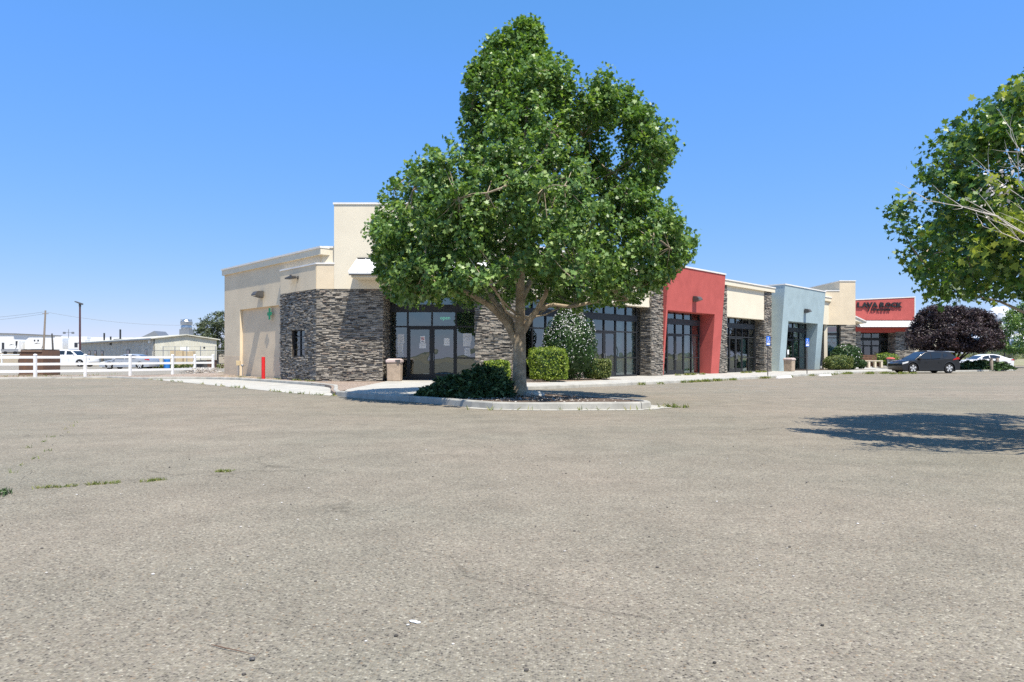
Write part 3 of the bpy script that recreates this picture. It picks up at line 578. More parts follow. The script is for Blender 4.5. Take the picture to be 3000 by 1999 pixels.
def canted(root, a, b, ia, ib, zo, zt, lean, mat, name):
    k = lambda z: lean*z/zt; f = FR; m = MB(); z0 = 0; bd = -.75
    q = lambda s_, z, d=None: f.p(s_, z, k(z) if d is None else d)
    m.quad(q(a,z0), q(ia,z0), q(ia,zo), q(a,zo)); m.quad(q(ib,z0), q(b,z0), q(b,zo), q(ib,zo)); m.quad(q(a,zo), q(ia,zo), q(ib,zo), q(b,zo), q(b,zt), q(a,zt))
    m.quad(q(a,z0), q(a,zo), q(a,zt), q(a,zt,bd), q(a,z0,bd)); m.quad(q(b,z0), q(b,zo), q(b,zt), q(b,zt,bd), q(b,z0,bd)); m.quad(q(a,zt), q(b,zt), q(b,zt,-2), q(a,zt,-2)); m.quad(q(a,5.7,-.7), q(a,zt,-.7), q(a,zt,-3), q(a,5.7,-3)); m.quad(q(a,zt,bd), q(b,zt,bd), q(b,zo,bd), q(a,zo,bd))
    m.quad(q(ia,z0), q(ia,z0,bd), q(ia,zo,bd), q(ia,zo)); m.quad(q(ib,z0), q(ib,z0,bd), q(ib,zo,bd), q(ib,zo)); m.quad(q(ia,zo), q(ib,zo), q(ib,zo,bd), q(ia,zo,bd))
    m.build(name, mat, root, world=True); c = MB(); c.box(f, a-.03, b+.03, zt+.002, zt+.09, -2, lean+.04); c.build('parapet_cap', 'trim', root, world=True)
canted(B, ss(8.56), ss(13.28), ss(8.68), ss(12.55), 3.86, 6.4, .48, 'red', 'red_front')
canted(B, ss(19.75), ss(25.4), ss(20.5), ss(24.6), 3.86, 6.48, .48, 'blue', 'blue_front')
# far end of the row: cream corner with tall part
FE = Fr((26.6,56.2,0), (1,0,0), (0,-1,0))
m = MB(); m.box(FE, 0, 1.2, 3.9, 6.75, -.8, 0); m.box(FE, 1.2, 2.55, 3.9, 7.58, -7, .002); m.build('end_tower', 'beige', B, world=True)
m = MB(); m.box(FE, -.03, 1.2, 6.75, 6.83, -.8, .04); m.box(FE, 1.17, 2.58, 7.58, 7.66, -7.05, .05); m.build('tower_cap', 'trim', B, world=True)
m = MB(); ledge(m, FE, 1.3, 2.55, .0, 3.9, 0, rowh=.085, ln=(.2,.6)); m.build('front_stone_wall', 'stone', B, world=True)
m = MB(); m.box(FE, 1.32, 2.53, 0, 3.9, -.8, -.002); m.build('pier_core', 'stone', B, world=True)
m = MB(); m.box(FE, -.1, .18, 0, 3.9, -.5, -.02); m.build('corner_post', 'cream', B, world=True)
storefront(B, FE, [.2, 1.28], -.35, 3.88, (), {0: [('paper',1.2,2.5)]}, rails=(1.13, 2.8, 3.0, 3.2), w=.05)
# roof, floor and rooms behind the glass
m = MB(); m.slab([(-16,37),(-8.7,29.7),(-1,29.7),(26.4,56.9),(29,57),(29,71),(4,60),(-4,49)], 5.5, 5.6); m.build('roof', 'interior', B, world=True)
m = MB(); m.slab([(-5.7,30.95),(-1.6,30.95),(.2,31.2),(26.4,57.2),(21,62),(-5,36.5)], .1, .135); m.build('shop_floor', 'ifloor', B, world=True)
m = MB(); m.box(FR, .5, 38.5, .1, 4.5, -6.3, -6.1); m.b(-7.2,-6.9,31.5,36,.1,4.5); m.b(-7,-4,35.8,36,.1,4.5); m.box(FL, 1.2, 10.3, .1, 5.5, -4.2, -4.0); m.box(FL, 10.1, 10.3, .1, 5.5, -3.99, -.51)
for X in (3.2, 8.3, 13.7, 18.9, 25.2): m.box(FR, ss(X)-.06, ss(X)+.06, .1, 4.5, -6.1, -.8)
m.build('shop_partition', 'interior', B, world=True)
m = MB(); m.slab([(-6.9,31.0),(-1.5,31.0),(.2,31.2),(26.4,57.2),(21,62),(-6.9,36)], 4.3, 4.36); m.build('shop_ceiling', 'interior', B, world=True)
m = MB(); m.b(-5.2,-4.2,33.2,33.7,.13,1.1); m.b(-2.6,-1.9,32.4,33.6,.13,.95)
for s_, d_ in ((7.2,-2.2),(8.1,-3.4),(14.5,-2.5),(22,-2),(31,-1.8),(32,-2.6)): m.box(FR, s_, s_+.9, .13, .9, d_, d_+.5)
m.build('counter', 'woodl', B, world=True)
# lamps, sign, posts
m = MB(); m.box(Fr((0,0,0), FL.u, FL.n), -.2, .2, -.03, .03, .0, .02)
wall_lamp(FL, ss(1.0)*0+5.75, 4.3, -.12, 'wide bronze wall lamp on the beige side wall above the recess', 1.45)
t = thing('wall_lamp', 'bronze floodlight on a short arm on the beige box above the dark stone corner', 'wall lamp', FL.p(1.65, 4.82, .04), 0, 'lamps fixed to the walls of the shops'); L0 = Fr((0,0,0), FL.u, FL.n)
m = MB(); m.tube([L0.p(0,0,0), L0.p(0,0,.16)], .022, 6); m.box(L0, -.06, .06, -.07, .07, 0, .015); m.build('arm', 'lamp', t)
m = MB(); m.prism(L0, [(-.06,.05),(.0,.09),(.62,.03),(.66,-.01),(.6,-.04),(-.04,-.04)], .1, .34); m.box(L0, .22, .32, .07, .15, .18, .26); m.build('lamp_head', 'lamp', t, bevel=.01)
k_ = lambda z: .48*z/6.4
wall_lamp(FR, ss(10.7), 4.62, k_(4.62), 'bronze wall lamp on the red front above the glass doors', 1.35)
wall_lamp(FR, ss(22.6), 4.72, k_(4.72), 'bronze wall lamp on the blue-grey front above the glass doors', 1.35)
# green cross on the recessed wall
cs = MB(); C0 = Fr((0,0,0), FL.u, FL.n); a, b = .085, .29
cs.prism(C0, [(-a,-b),(a,-b),(a,-a),(b*.78,-a),(b*.78,a),(a,a),(a,b),(-a,b),(-a,a),(-b*.78,a),(-b*.78,-a),(-a,-a)], 0, .02)
tag(cs.build('cross_sign', 'green', None, loc=FL.p(4.9, 3.32, -.118)), 'flat green cross fixed on the beige side wall', 'sign')
m = MB(); m.lathe((0,0,0), [(.085,-.1),(.085,1.06),(.082,1.08),(0.01,1.085)], 20); tag(m.build('bollard', 'redp', None, smooth=True, loc=(-12.0,31.95,.1)), 'bright red round bollard standing by the kerb at the beige side wall', 'bollard')
t = thing('utility_box', 'small tan utility box on a grey pipe beside the beige side wall', 'utility box', FL.p(8.0,.13,.15))
m = MB(); m.tube([(0,0,0),(0,0,.62)], .028, 8); m.build('pipe', 'galv', t); m = MB(); m.b(-.1,.1,-.06,.06,.6,.85); m.build('box', 'cardb', t, bevel=.01)
t = thing('standpipe', 'short grey standpipe with a round tap beside the tan utility box', 'pipe', FL.p(7.55,.13,.12))
m = MB(); m.tube([(0,0,0),(0,0,.55)], .02, 8); m.build('pipe', 'galv', t); m = MB(); m.blob((0,0,.6), .07, 6, 0); m.build('tap', 'steel', t, smooth=True)
# bins
def bin_(loc, rz, label):
    t = thing('litter_bin', label, 'litter bin', loc, rz, 'pebbled concrete litter bins')
    m = MB(); a = .29; b = .31; m.hexa([(-a,-a,0),(a,-a,0),(a,a,0),(-a,a,0),(-b,-b,.82),(b,-b,.82),(b,b,.82),(-b,b,.82)]); m.build('bin_body', 'can', t, bevel=.03)
    m = MB(); c = .34; e = .3; m.hexa([(-c,-c,.82),(c,-c,.82),(c,c,.82),(-c,c,.82),(-c,-c,.93),(c,-c,.93),(c,c,.93),(-c,c,.93)]); m.hexa([(-c+.01,-c+.01,.93),(c-.01,-c+.01,.93),(c-.01,c-.01,.93),(-c+.01,c-.01,.93),(-e+.06,-e+.06,.99),(e-.06,-e+.06,.99),(e-.06,e-.06,.99),(-e+.06,e-.06,.99)]); m.build('bin_lid', 'canlid', t, bevel=.015)
    return t
t = bin_((-5.18,29.25,.118), 0, 'tan pebbled litter bin at the left edge of the nearest glass entrance')
m = MB(); m.prism(Fr((.2,-.345,.9),(1,0,0),(0,-1,0)), [(-.12,.04),(.1,.05),(.12,-.02),(.06,-.06),(.07,-.17),(.03,-.08),(-.02,-.12),(-.04,-.04),(-.1,-.03)], 0, .01); m.build('torn_liner', 'lamp', t)
bin_((20.25,48.35,.118), radians(45), 'tan litter bin with pale lid by the blue-grey front')
# notices taped to the first entrance and the blue shop door
SF = Fr((0,30.9,0), (1,0,0), (0,-1,0))
def notice(fr, s, z, w_, h_, d, label, txt=None, lines=5, mat='paper'):
    o = fr.p(s, z, d); l0 = Fr((0,0,0), fr.u, fr.n); t = thing('notice', label, 'notice', o)
    m = MB(); m.box(l0, -w_/2, w_/2, -h_/2, h_/2, 0, .003); m.build('sheet', mat, t)
    m = MB(); 
    for i in range(lines):
        zz = h_*.36-(i+.5)*h_*.72/lines; ww = w_*random.uniform(.25, .4); m.box(l0, -ww, ww, zz-h_*.010, zz+h_*.010, .003, .0045)
    if txt: text(txt, Fr((0,0,0), fr.u, fr.n), -w_*.36, -h_*.4, .003, w_*.72, h_*.3, .003, 'lettering', 'ink', t)
    m.build('printed_lines', 'ink', t)
    return t
notice(SF, -5.18, 2.02, .3, .43, .02, 'largest white notice, topmost on the left side pane of the nearest entrance')
notice(SF, -5.2, 1.63, .27, .3, .02, 'pale notice in the middle of three on the left side pane', lines=3)
notice(SF, -5.18, 1.3, .26, .34, .02, 'lowest notice on the left side pane above the litter bin', lines=6)
n_ = notice(SF, -4.16, 2.0, .22, .32, .03, 'small white no-smoking notice on the left glass door', lines=0)
m = MB(); R = [(.065*cos(a), .03+.065*sin(a)) for a in np.linspace(0, 2*pi, 17)]; m.tube([(x, -.006, z) for x, z in R], .009, 5); m.tube([(-.045,-.006,.075),(.045,-.006,-.015)], .007, 5); m.build('ban_ring', 'redp', n_)
m = MB(); m.b(-.045,.045,-.006,-.003,.02,.04); m.b(-.08,.08,-.006,-.003,-.09,-.075); m.b(-.07,.07,-.006,-.003,-.12,-.107); m.build('printed_marks', 'ink', n_)
notice(SF, -4.16, 1.7, .31, .23, .03, 'wide white notice below the no-smoking notice on the left glass door', lines=4)
notice(SF, -3.04, 1.88, .26, .34, .03, 'blank-looking white sheet on the right glass door', lines=3)
notice(SF, -2.08, 2.1, .4, .36, .02, 'wide pale notice at the top of the right side pane', lines=4)
notice(SF, -2.1, 1.8, .36, .24, .02, 'hand-lettered white notice reading only on the right side pane', 'ONLY', lines=0)
notice(SF, -2.08, 1.42, .27, .34, .02, 'lowest grey-white notice on the right side pane', lines=6)
BF = Fr(FR.p(0,0,D0), FR.u, FR.n)
notice(BF, ss(21.1), 1.95, .3, .38, .05, 'white sheet high on the glass door of the blue-grey shop', lines=0)
notice(BF, ss(20.95), 1.5, .27, .48, .05, 'tall white sheet below another on the glass door of the blue-grey shop', lines=0)
notice(BF, ss(21.85), 1.55, .32, .36, .05, 'white sheet near the handles of the blue-grey shop door', lines=0)
# open sign
text('open', Fr((0,30.82,0), (1,0,0), (0,-1,0)), -3.36, 2.88, -.2, .46, .17, .012, 'neon_sign', 'neon', None, loc=(-3.1,30.9,2.9)); 
o = bpy.data.objects['neon_sign']; tag(o, 'lit green neon sign reading open behind the glass over the right door', 'neon sign')
# MORE poster and pink poster at the end windows
t = thing('poster', 'pale window poster lettered MORE above the flowering shrub', 'poster', (27.1,56.56,2.45)); m = MB(); m.b(-.27,.7,-.004,0,-1.1,.33); m.build('sheet', pm('pale_poster', (.7,.8,.78), .8, .04), t)
text('MORE', Fr((27.1,56.55,2.45), (1,0,0), (0,-1,0)), -.15, -.22, .008, .72, .22, .004, 'lettering', 'ink', t)
m = MB(); m.prism(Fr((.2,-.01,.08),(1,0,0),(0,-1,0)), [(-.06,0),(.06,0),(.02,.14),(-.02,.14)], 0, .004); m.build('printed_mark', 'ink', t)
o_ = FR.p(ss(25.78)+.0, 1.0, -.5); t = thing('poster', 'pink and white patterned poster at the window right of the blue-grey front', 'poster', o_); l0 = Fr((0,0,0), FR.u, FR.n)
m = MB(); m.box(l0, 0, .62, .0, 1.35, 0, .004); m.build('sheet', pm('pink_white', (.82,.66,.7), .8, .04), t)
m = MB()
for i in range(5):
    for j in range(3): m.prism(l0, [(.1+j*.2+(i%2)*.05, .12+i*.25), (.16+j*.2+(i%2)*.05, .14+i*.25), (.15+j*.2+(i%2)*.05, .26+i*.25), (.09+j*.2+(i%2)*.05, .24+i*.25)], .004, .006)
m.build('printed_marks', pm('plum_ink', (.4,.1,.16), .8), t)
# ================================================================= the tap room
T = thing('taproom_building', 'red-fronted corner building with black raised letters, white canopy and stone base', 'building', (44, 80, 0))
FW = Fr((38.2,78.3,0), (1,0,0), (0,-1,0))
m = MB(); m.hexa([FW.p(0,4.15,-3), FW.p(9.35,4.15,-3), FW.p(9.35,4.15,.05), FW.p(0,4.15,.05), FW.p(0,7.75,-3), FW.p(9.35,8.18,-3), FW.p(9.35,8.18,.05), FW.p(0,7.75,.05)]); m.build('red_tower', 'red', T, world=True)
m = MB(); m.hexa([FW.p(0,7.753,-3), FW.p(9.42,8.183,-3), FW.p(9.42,8.183,.1), FW.p(0,7.753,.1), FW.p(0,7.87,-3), FW.p(9.42,8.3,-3), FW.p(9.42,8.3,.1), FW.p(0,7.87,.1)]); m.b(47.553,47.65,78.22,81.3,4.2,8.3); m.build('tower_cap', 'trim', T, world=True)
m = MB(); ledge(m, FW, 0, 3.0, 0, 4.15, 0, rowh=.09, ln=(.2,.7)); ledge(m, Fr((41.2,78.3,0), (0,1,0), (1,0,0)), 0, 1.6, 0, 4.1, 0, rowh=.09, ln=(.2,.7)); m.build('front_stone_wall', 'stone', T, world=True)
m = MB(); ledge(m, FW, 7.15, 9.4, 0, 4.15, 0, rowh=.09, ln=(.2,.7)); ledge(m, Fr((45.35,78.3,0), (0,1,0), (-1,0,0)), 0, 1.6, 0, 4.1, 0, rowh=.09, ln=(.2,.7)); m.build('front_stone_wall', 'stone', T, world=True)
m = MB(); m.box(FW, 0, 2.98, 0, 4.15, -2, -.002); m.box(FW, 7.17, 9.38, 0, 4.15, -2, -.002); m.build('pier_core', 'stone', T, world=True)
m = MB(); m.box(FW, 2.9, 7.2, 4.05, 4.15, -2, -.01); m.build('porch_soffit', 'red', T, world=True)
canopy(T, 40.2, 47.45, 78.25, 5.42, 4.72, 1.1, soff='red')
storefront(T, Fr((0,79.9,0), (1,0,0), (0,-1,0)), [41.3, 42.35, 43.35, 44.35, 45.3], 0, 4.0, (1, 2), {}, gl='glassd', w=.08)
FG = Fr((47.6,78.3,0), (.707,.707,0), (.707,-.707,0))
m = MB(); m.box(FG, 0, 16, 0, 5.8, -.4, -.05); m.build('side_wall', 'cream', T, world=True); m = MB(); m.box(FG, -.1, 16.1, 5.8, 6.15, -.5, .1); m.build('roof_fascia', 'trim', T, world=True)
for a in (2.5, 6.5, 10.5):
    g = MB(); g.box(FG, a, a+2.6, .15, 3.2, -.05, .0); wo = g.build('window_frame', 'black', T, world=True); p_ = MB(); 
    for k in range(3): p_.box(FG, a+.08+k*.85, a+.82+k*.85, 1.2, 3.1, .0, .01); p_.box(FG, a+.08+k*.85, a+.82+k*.85, .25, 1.1, .0, .01)
    p_.build('window_pane', 'cglass', wo, world=True)
FH = Fr((38.2,78.3,0), (-.707,.707,0), (-.707,-.707,0))
m = MB(); m.slab([(38.4,80.3),(47.4,80.3),(47.4,78.6),(58.5,89.7),(50,97),(30,88)], 5.4, 5.5); m.build('roof', 'interior', T, world=True)
m = MB(); m.b(36,52,86,86.2,0,5.4); m.b(40,40.2,79.9,86,0,4.5); m.b(46.4,46.6,79.9,86,0,4.5); m.build('interior_wall', 'interior', T, world=True)
m = MB(); m.b(40.2,46.4,79.95,86,.1,.13); m.build('shop_floor', 'ifloor', T, world=True)
# small sloping roof just seen left of the red tower
m = MB(); m.hexa([(38.6,75.8,5.45),(40.55,75.8,4.98),(40.55,78.2,4.98),(38.6,78.2,5.45),(38.6,75.8,6.1),(40.55,75.8,5.15),(40.55,78.2,5.15),(38.6,78.2,6.1)]); m.build('side_canopy', 'cream', T, world=True)
m = MB(); m.hexa([(38.5,75.7,6.11),(40.7,75.7,5.08),(40.7,78.2,5.08),(38.5,78.2,6.11),(38.5,75.7,6.25),(40.7,75.7,5.2),(40.7,78.2,5.2),(38.5,78.2,6.25)]); m.build('side_canopy_cap', 'trim', T, world=True)
FS = Fr((0,78.25,0), (1,0,0), (0,-1,0))
t = thing('letter_sign', 'raised black letters reading LAVA ROCK TAPROOM on the red front', 'sign', (43.3,78.2,6.9))
xs_ = [(40.72,.6,'L'),(41.26,.72,'A'),(41.86,.7,'V'),(42.44,.74,'A'),(43.42,.6,'R'),(44.06,.64,'O'),(44.74,.6,'C'),(45.4,.64,'K')]
for x, w_, c in xs_: text(c, FS, x, 6.98, .06, w_, .62, .11, 'letter', 'black', t, bold=.045)
for i, c in enumerate('TAPROOM'): text(c, FS, 41.9+i*.4, 6.58, .06, .33, .28, .09, 'letter', 'black', t, bold=.03)
# ================================================================= trees and shrubs
def limb_tree(root, trunk, rad, C, per, r, size, mat, nl=60, zlo=1.7, rise=.7, name='crown', bark='bark', up=.6, lr=.05, tpl=STAR, extra=(), stretch=1., twig=True, outw=.6, seg=8, flat=.75, clip=None, shoots=0, grow=0.):
    tp = [Vector(p) for p in trunk]; T = MB(); T.tube(tp, rad, 14); T.build('trunk', bark, root, smooth=True)
    def at_z(z):
        for a, b in zip(tp, tp[1:]):
            if a.z <= z <= b.z: return a.lerp(b, (z-a.z)/(b.z-a.z+1e-6))
        return tp[-1] if z > tp[-1].z else tp[0]
    Lm = MB(); ends = []
    for path, rr in extra: Lm.tube(path, rr, 9); ends += [Vector(p) for p in path[2:]]
    # spread limb targets through the crown
    Q = [Vector(c) for c in C]; sel = [Q[0]]; dist = [ (q-sel[0]).length for q in Q]
    for _ in range(nl):
        i = int(np.argmax(dist)); sel.append(Q[i]); dist = [min(d, (q-Q[i]).length) for d, q in zip(dist, Q)]
    ax = at_z((zlo+tp[-1].z)/2)
    for q in sel:
        hd = Vector((q.x-ax.x, q.y-ax.y, 0)).length; z0 = min(max(q.z-rise*hd-.2, zlo), tp[-1].z-.1); p0 = at_z(z0); e = p0.lerp(q, .88)
        cand = [x for x in ends if (x-q).length < (p0-q).length*.6]
        if cand: p0 = min(cand, key=lambda x: (x-q).length); e = p0.lerp(q, .9)
        mid = p0.lerp(e, .5)+Vector((random.uniform(-.12,.12), random.uniform(-.12,.12), -.07*(e-p0).length)); m1 = p0.lerp(mid, .5)+Vector((0,0,-.02*(e-p0).length)); L = (e-p0).length; R0 = lr*min(1, .3+L/4)
        Lm.tube([p0, m1, mid, mid.lerp(e, .5)+Vector((0,0,.03*L)), e], [R0, R0*.8, R0*.6, R0*.42, R0*.25], 6); ends += [mid, e]
    Lm.build('branches', bark, root, smooth=True)
    if twig:
        Tw = MB()
        for q in Q[::2]:
            p = min(ends, key=lambda x: (x-q).length); d = (q-p)
            if d.length < .1: continue
            Tw.tube([p, p.lerp(q, .5)+Vector((0,0,-.05*d.length)), q+d*.1], [.014, .01, .005], 4, cap=False)
        Tw.build('twigs', bark, root)
    P, dd = spray(C, per, r, flat, grow)
    if clip is not None: jt = RNG.normal(size=(len(P), 2))*.05; P = P[inpoly(P[:, 0]+jt[:, 0], P[:, 2]+jt[:, 1], clip)]
    c0 = C.mean(0); o = P-np.array([ax.x, ax.y, c0[2]*.7]); o /= np.linalg.norm(o, axis=1)[:, None]+1e-9
    leaves(name, P, size, mat, root, tpl=tpl, out=o*outw, up=up, stretch=stretch)
# --- the big tree
X0, Y0 = .2, 18.2; k = 18.2/1940
def px2(pts, ox=X0, Y=Y0): return [((x-1500)/1940*Y-ox, CH-(y-HZ)/1940*Y) for x, y in pts]
PM = px2([(1537,42),(1500,75),(1478,70),(1470,108),(1419,104),(1408,140),(1397,165),(1372,195),(1348,235),(1341,300),(1350,335),(1328,372),(1334,415),(1328,455),(1312,520),(1280,492),(1256,410),(1225,440),(1183,441),(1160,470),(1150,480),(1140,520),(1115,545),(1098,595),(1082,680),(1072,733),(1093,795),(1105,850),(1122,880),(1160,905),(1250,925),(1330,905),(1420,900),(1500,880),(1600,885),(1660,908),(1740,915),(1800,915),(1860,905),(1902,890),(1960,850),(2000,800),(2035,780),(2050,718),(2030,690),(1985,672),(1960,625),(1945,612),(1908,622),(1905,585),(1950,562),(1985,485),(1992,425),(1966,385),(1928,392),(1914,362),(1895,328),(1852,285),(1800,262),(1778,252),(1745,232),(1722,268),(1697,285),(1648,215),(1612,140),(1600,82),(1580,56)])
tr = thing('shade_tree', 'tall broad green tree standing in the kerbed island before the shop row', 'tree', (X0, Y0, .1))
def erode(poly, d):
    r = []; n = len(poly)
    for i in range(n):
        a, b = Vector(poly[i-1]), Vector(poly[(i+1) % n]); t = (b-a).normalized(); q = Vector((-t.y, t.x)); p = Vector(poly[i])
        s_ = p+q*d if inpoly(np.array([(p+q*d*.5).x]), np.array([(p+q*d*.5).y]), poly)[0] else p-q*d; r.append((s_.x, s_.y))
    return r
PM = [(x*(.99 if z < 5 else .968)+.01, z if z < 4 else 4+(z-4)*.975) for x, z in PM]
C = clumps(erode(PM, .12), 2500, 2.8, df=.8, hole=-.27, seed=12.4); C[:, 1] *= np.interp(C[:, 2], [2, 4.4, 6, 10], [1.38, 1.25, 1, .85])
extra = [([(-.02,.0,1.35),(-.35,-.1,2.0),(-.75,-.25,2.45),(-1.3,-.4,2.78),(-2.2,-.5,3.1),(-3.1,-.6,3.7)], [.105,.095,.085,.075,.055,.03]),
 ([(0,.05,1.6),(-.3,.25,2.15),(-.72,.4,2.68),(-1.1,.6,3.4),(-1.6,.9,4.6)], [.1,.09,.08,.06,.03]),
 ([(.08,0,1.75),(.3,-.1,2.12),(.52,-.15,2.42),(.7,-.4,2.75),(.9,-.9,3.6)], [.1,.085,.075,.06,.03]),
 ([(.5,-.14,2.38),(.9,-.35,2.5),(1.35,-.5,2.43),(2.0,-.6,2.55),(2.8,-.7,2.95),(3.5,-.8,3.5)], [.06,.052,.048,.042,.035,.02]),
 ([(.03,.1,2.6),(.5,.6,3.6),(1.2,1.2,5.0),(1.7,1.5,6.2)], [.09,.075,.05,.03]), ([(.0,-.05,3.0),(-.3,-.7,4.2),(-.5,-1.0,5.6)], [.08,.06,.03]), ([(0,0,3.2),(.35,-.6,4.4),(.9,-1.0,5.8)], [.08,.06,.03])]
limb_tree(tr, [(-.02,0,-.1),(-.01,0,.12),(0,0,.5),(.01,0,1.1),(.0,0,1.55),(.02,0,2.2),(.03,.0,3.2),(.05,.05,4.5),(.12,.05,6),(.2,0,7.6),(.25,0,9.2)], [.36,.235,.19,.172,.18,.135,.12,.1,.08,.05,.02], C, 46, .34, .112, 'leaf', nl=80, grow=.34, extra=extra, zlo=2.2, clip=PM, shoots=760)
# --- the tree at the right edge
X1, Y1 = 8.9, 9.2
left = [(2970,208),(2925,238),(2892,252),(2862,246),(2835,275),(2812,315),(2775,325),(2739,298),(2722,340),(2683,369),(2700,410),(2661,425),(2690,455),(2673,472),(2712,500),(2678,529),(2720,560),(2654,567),(2640,600),(2650,640),(2612,661),(2660,690),(2642,723),(2700,750),(2711,784),(2750,815),(2727,855),(2780,845),(2796,888),(2860,880),(2966,882)]
PR = px2(left, X1, Y1); PR = PR+[(-.6,2.0),(.8,2.05),(2.2,2.2),(3.2,2.7),(3.7,3.6),(3.5,4.8),(2.8,5.9),(1.8,6.8),(.8,7.3),(-.2,7.4),(-1.0,6.6),(-1.5,5.7)]
tr = thing('shade_tree', 'maple-leaved tree with bare dead twigs reaching in from the right edge', 'tree', (X1, Y1, 0))
PR = [(x*(1.03 if z < 3.8 else .97), z if z < 3 else 3+(z-3)*.9) for x, z in PR]
C = clumps(erode(PR, .1), 560, 2.1, df=.65, hole=-.14, seed=9.1); C[:, 1] *= np.interp(C[:, 0], [-3.7, -1.5, 1], [.85, 1.15, 1.5])
limb_tree(tr, [(0,0,-.05),(0,0,.4),(.02,0,1.4),(0,.05,2.6),(0,0,4.2),(.1,0,5.8),(.1,0,6.8)], [.24,.17,.15,.13,.09,.05,.02], C, 84, .36, .085, 'leafr', nl=46, grow=.3, zlo=1.6, rise=.5, up=.5, clip=PR, shoots=90)
Yc = np.array([(-2.95+random.gauss(0,.22), -1.35+random.gauss(0,.2), 2.62+random.gauss(0,.2)) for _ in range(12)]+[(-2.35+random.gauss(0,.42), -1.4+random.gauss(0,.25), 3.95+random.gauss(0,.42)) for _ in range(17)])
P, _ = spray(Yc, 26, .26); leaves('yellow_leaves', P, .095, 'leafy', tr, up=.3)
m = MB()
def dead(p, d, L, r, n):
    p = Vector(p); d = Vector(d).normalized(); pts = [p]; q = p
    for i in range(4): d = (d+Vector((random.gauss(0,.12), random.gauss(0,.1), random.gauss(0,.1)+.04))).normalized(); q = q+d*L/4; pts.append(q)
    m.tube(pts, [r*(1-.2*i) for i in range(5)], 5, cap=False)
    if n: 
        for i in range(5 if n > 1 else 4): 
            s_ = random.choice(pts[1:]); e = (d+Vector((random.gauss(0,.55), random.gauss(0,.35), random.gauss(0,.5)))).normalized(); dead(s_, e, L*.5, r*.5, n-1)
m.tube([(0,0,1.25),(-1,-.85,1.5),(-2.3,-1.85,1.75)],[.06,.042,.022],6); m.tube([(-1,-.85,1.5),(-1.8,-1.4,1.9),(-2.5,-1.85,2.2)],[.03,.02,.013],5); m.tube([(-1,-.85,1.5),(-1.6,-1.4,2.1),(-2.2,-1.85,2.5)],[.03,.02,.013],5)
dead((-2.3,-1.85,1.75), (-.75,-.1,.8), 1.6, .018, 2); dead((-2.5,-1.85,2.2), (-.6,-.1,.8), 1.2, .012, 2); dead((-2.2,-1.85,2.5), (-.7,-.1,.6), 1.2, .012, 2)
m.build('dead_branch', 'twig', tr)
Dc = np.array([(-3.5+random.gauss(0,.15), -1.9+random.gauss(0,.12), 3.25+random.gauss(0,.18)) for _ in range(6)]); P, _ = spray(Dc, 14, .2); leaves('dead_leaves', P, .05, 'twig', tr, tpl=DIA, up=.2)
# --- purple plum
Xp, Yp = 36.9, 55.3
PP = px2([(2560+a/4.9, 840+b/4.9) for a, b in [(430,830),(440,740),(500,620),(560,590),(620,480),(650,400),(700,330),(760,300),(830,290),(890,262),(960,300),(1050,265),(1110,300),(1200,290),(1300,320),(1400,335),(1500,350),(1600,380),(1700,470),(1760,500),(1800,580),(1860,680),(1890,800),(1890,880),(1830,930),(1700,945),(1500,965),(1300,975),(1100,960),(900,955),(700,940),(560,920),(470,880)]], Xp, Yp)
tr = thing('plum_tree', 'round-headed dark purple plum tree behind the dark parked car', 'tree', (Xp, Yp, .1))
PP = [(x*.93-.05, z) for x, z in PP]
C = clumps(erode(PP, .1), 600, 3.0, df=.8, hole=-.22, seed=2.2)
ex = [([(0,0,.3),(.5*a,.3*b,1.0),(1.3*a,.9*b,1.9),(2.2*a,1.5*b,2.7)], [.09,.07,.05,.03]) for a, b in ((1,1),(-1,.5),(.6,-1),(-.7,-.9),(1.3,-.2),(-1.4,0))]
limb_tree(tr, [(0,0,-.1),(0,0,.35),(.02,0,.9),(0,0,1.8),(0,0,3)], [.2,.15,.12,.08,.03], C, 88, .44, .12, 'leafp', nl=40, zlo=.7, rise=.6, bark='barkd', extra=ex, tpl=DIA, stretch=1.6, clip=PP, shoots=170)
# --- round green tree at the far right
Xq, Yq = 54.6, 70.
PQ = [(-2.9,.5),(-3.1,1.6),(-2.9,2.6),(-2.3,3.5),(-1.7,4.3),(-.9,5.0),(0,5.5),(1,5.6),(2.4,5.2),(3.4,4.1),(3.8,2.7),(3.5,1.3),(2.6,.4),(1,.1),(-.6,.05),(-2,.2)]; PQ = [(a, b+1.5) for a, b in PQ]
tr = thing('shade_tree', 'round green tree at the right edge beyond the white sedan', 'tree', (Xq, Yq, 0))
C = clumps(PQ, 320, 3.4, hole=-.3, seed=1.7); limb_tree(tr, [(0,0,-.1),(0,0,1.2),(.05,0,2.5),(0,0,5)], [.22,.17,.13,.04], C, 60, .5, .17, 'leaf', nl=24, zlo=1.5, bark='barkd', tpl=DIA, stretch=1.4, twig=False)
# --- grey-green tree behind the metal building
PT = px2([(552,1000),(560,980),(575,965),(580,950),(600,938),(612,926),(630,924),(645,916),(665,914),(690,918),(715,930),(735,955),(745,990),(740,1025),(700,1038),(600,1038),(560,1025)], -49, 110)
tr = thing('shade_tree', 'loose grey-green tree rising behind the cream metal building', 'tree', (-49, 110, 0))
C = clumps(PT, 420, 6, hole=-.2, seed=7.7); limb_tree(tr, [(0,0,-.1),(0,0,1.5),(.1,0,3.5),(0,0,6)], [.3,.24,.18,.06], C, 34, .6, .26, 'leafg', nl=30, zlo=1.2, bark='barkd', tpl=DIA, stretch=1.6, twig=False)
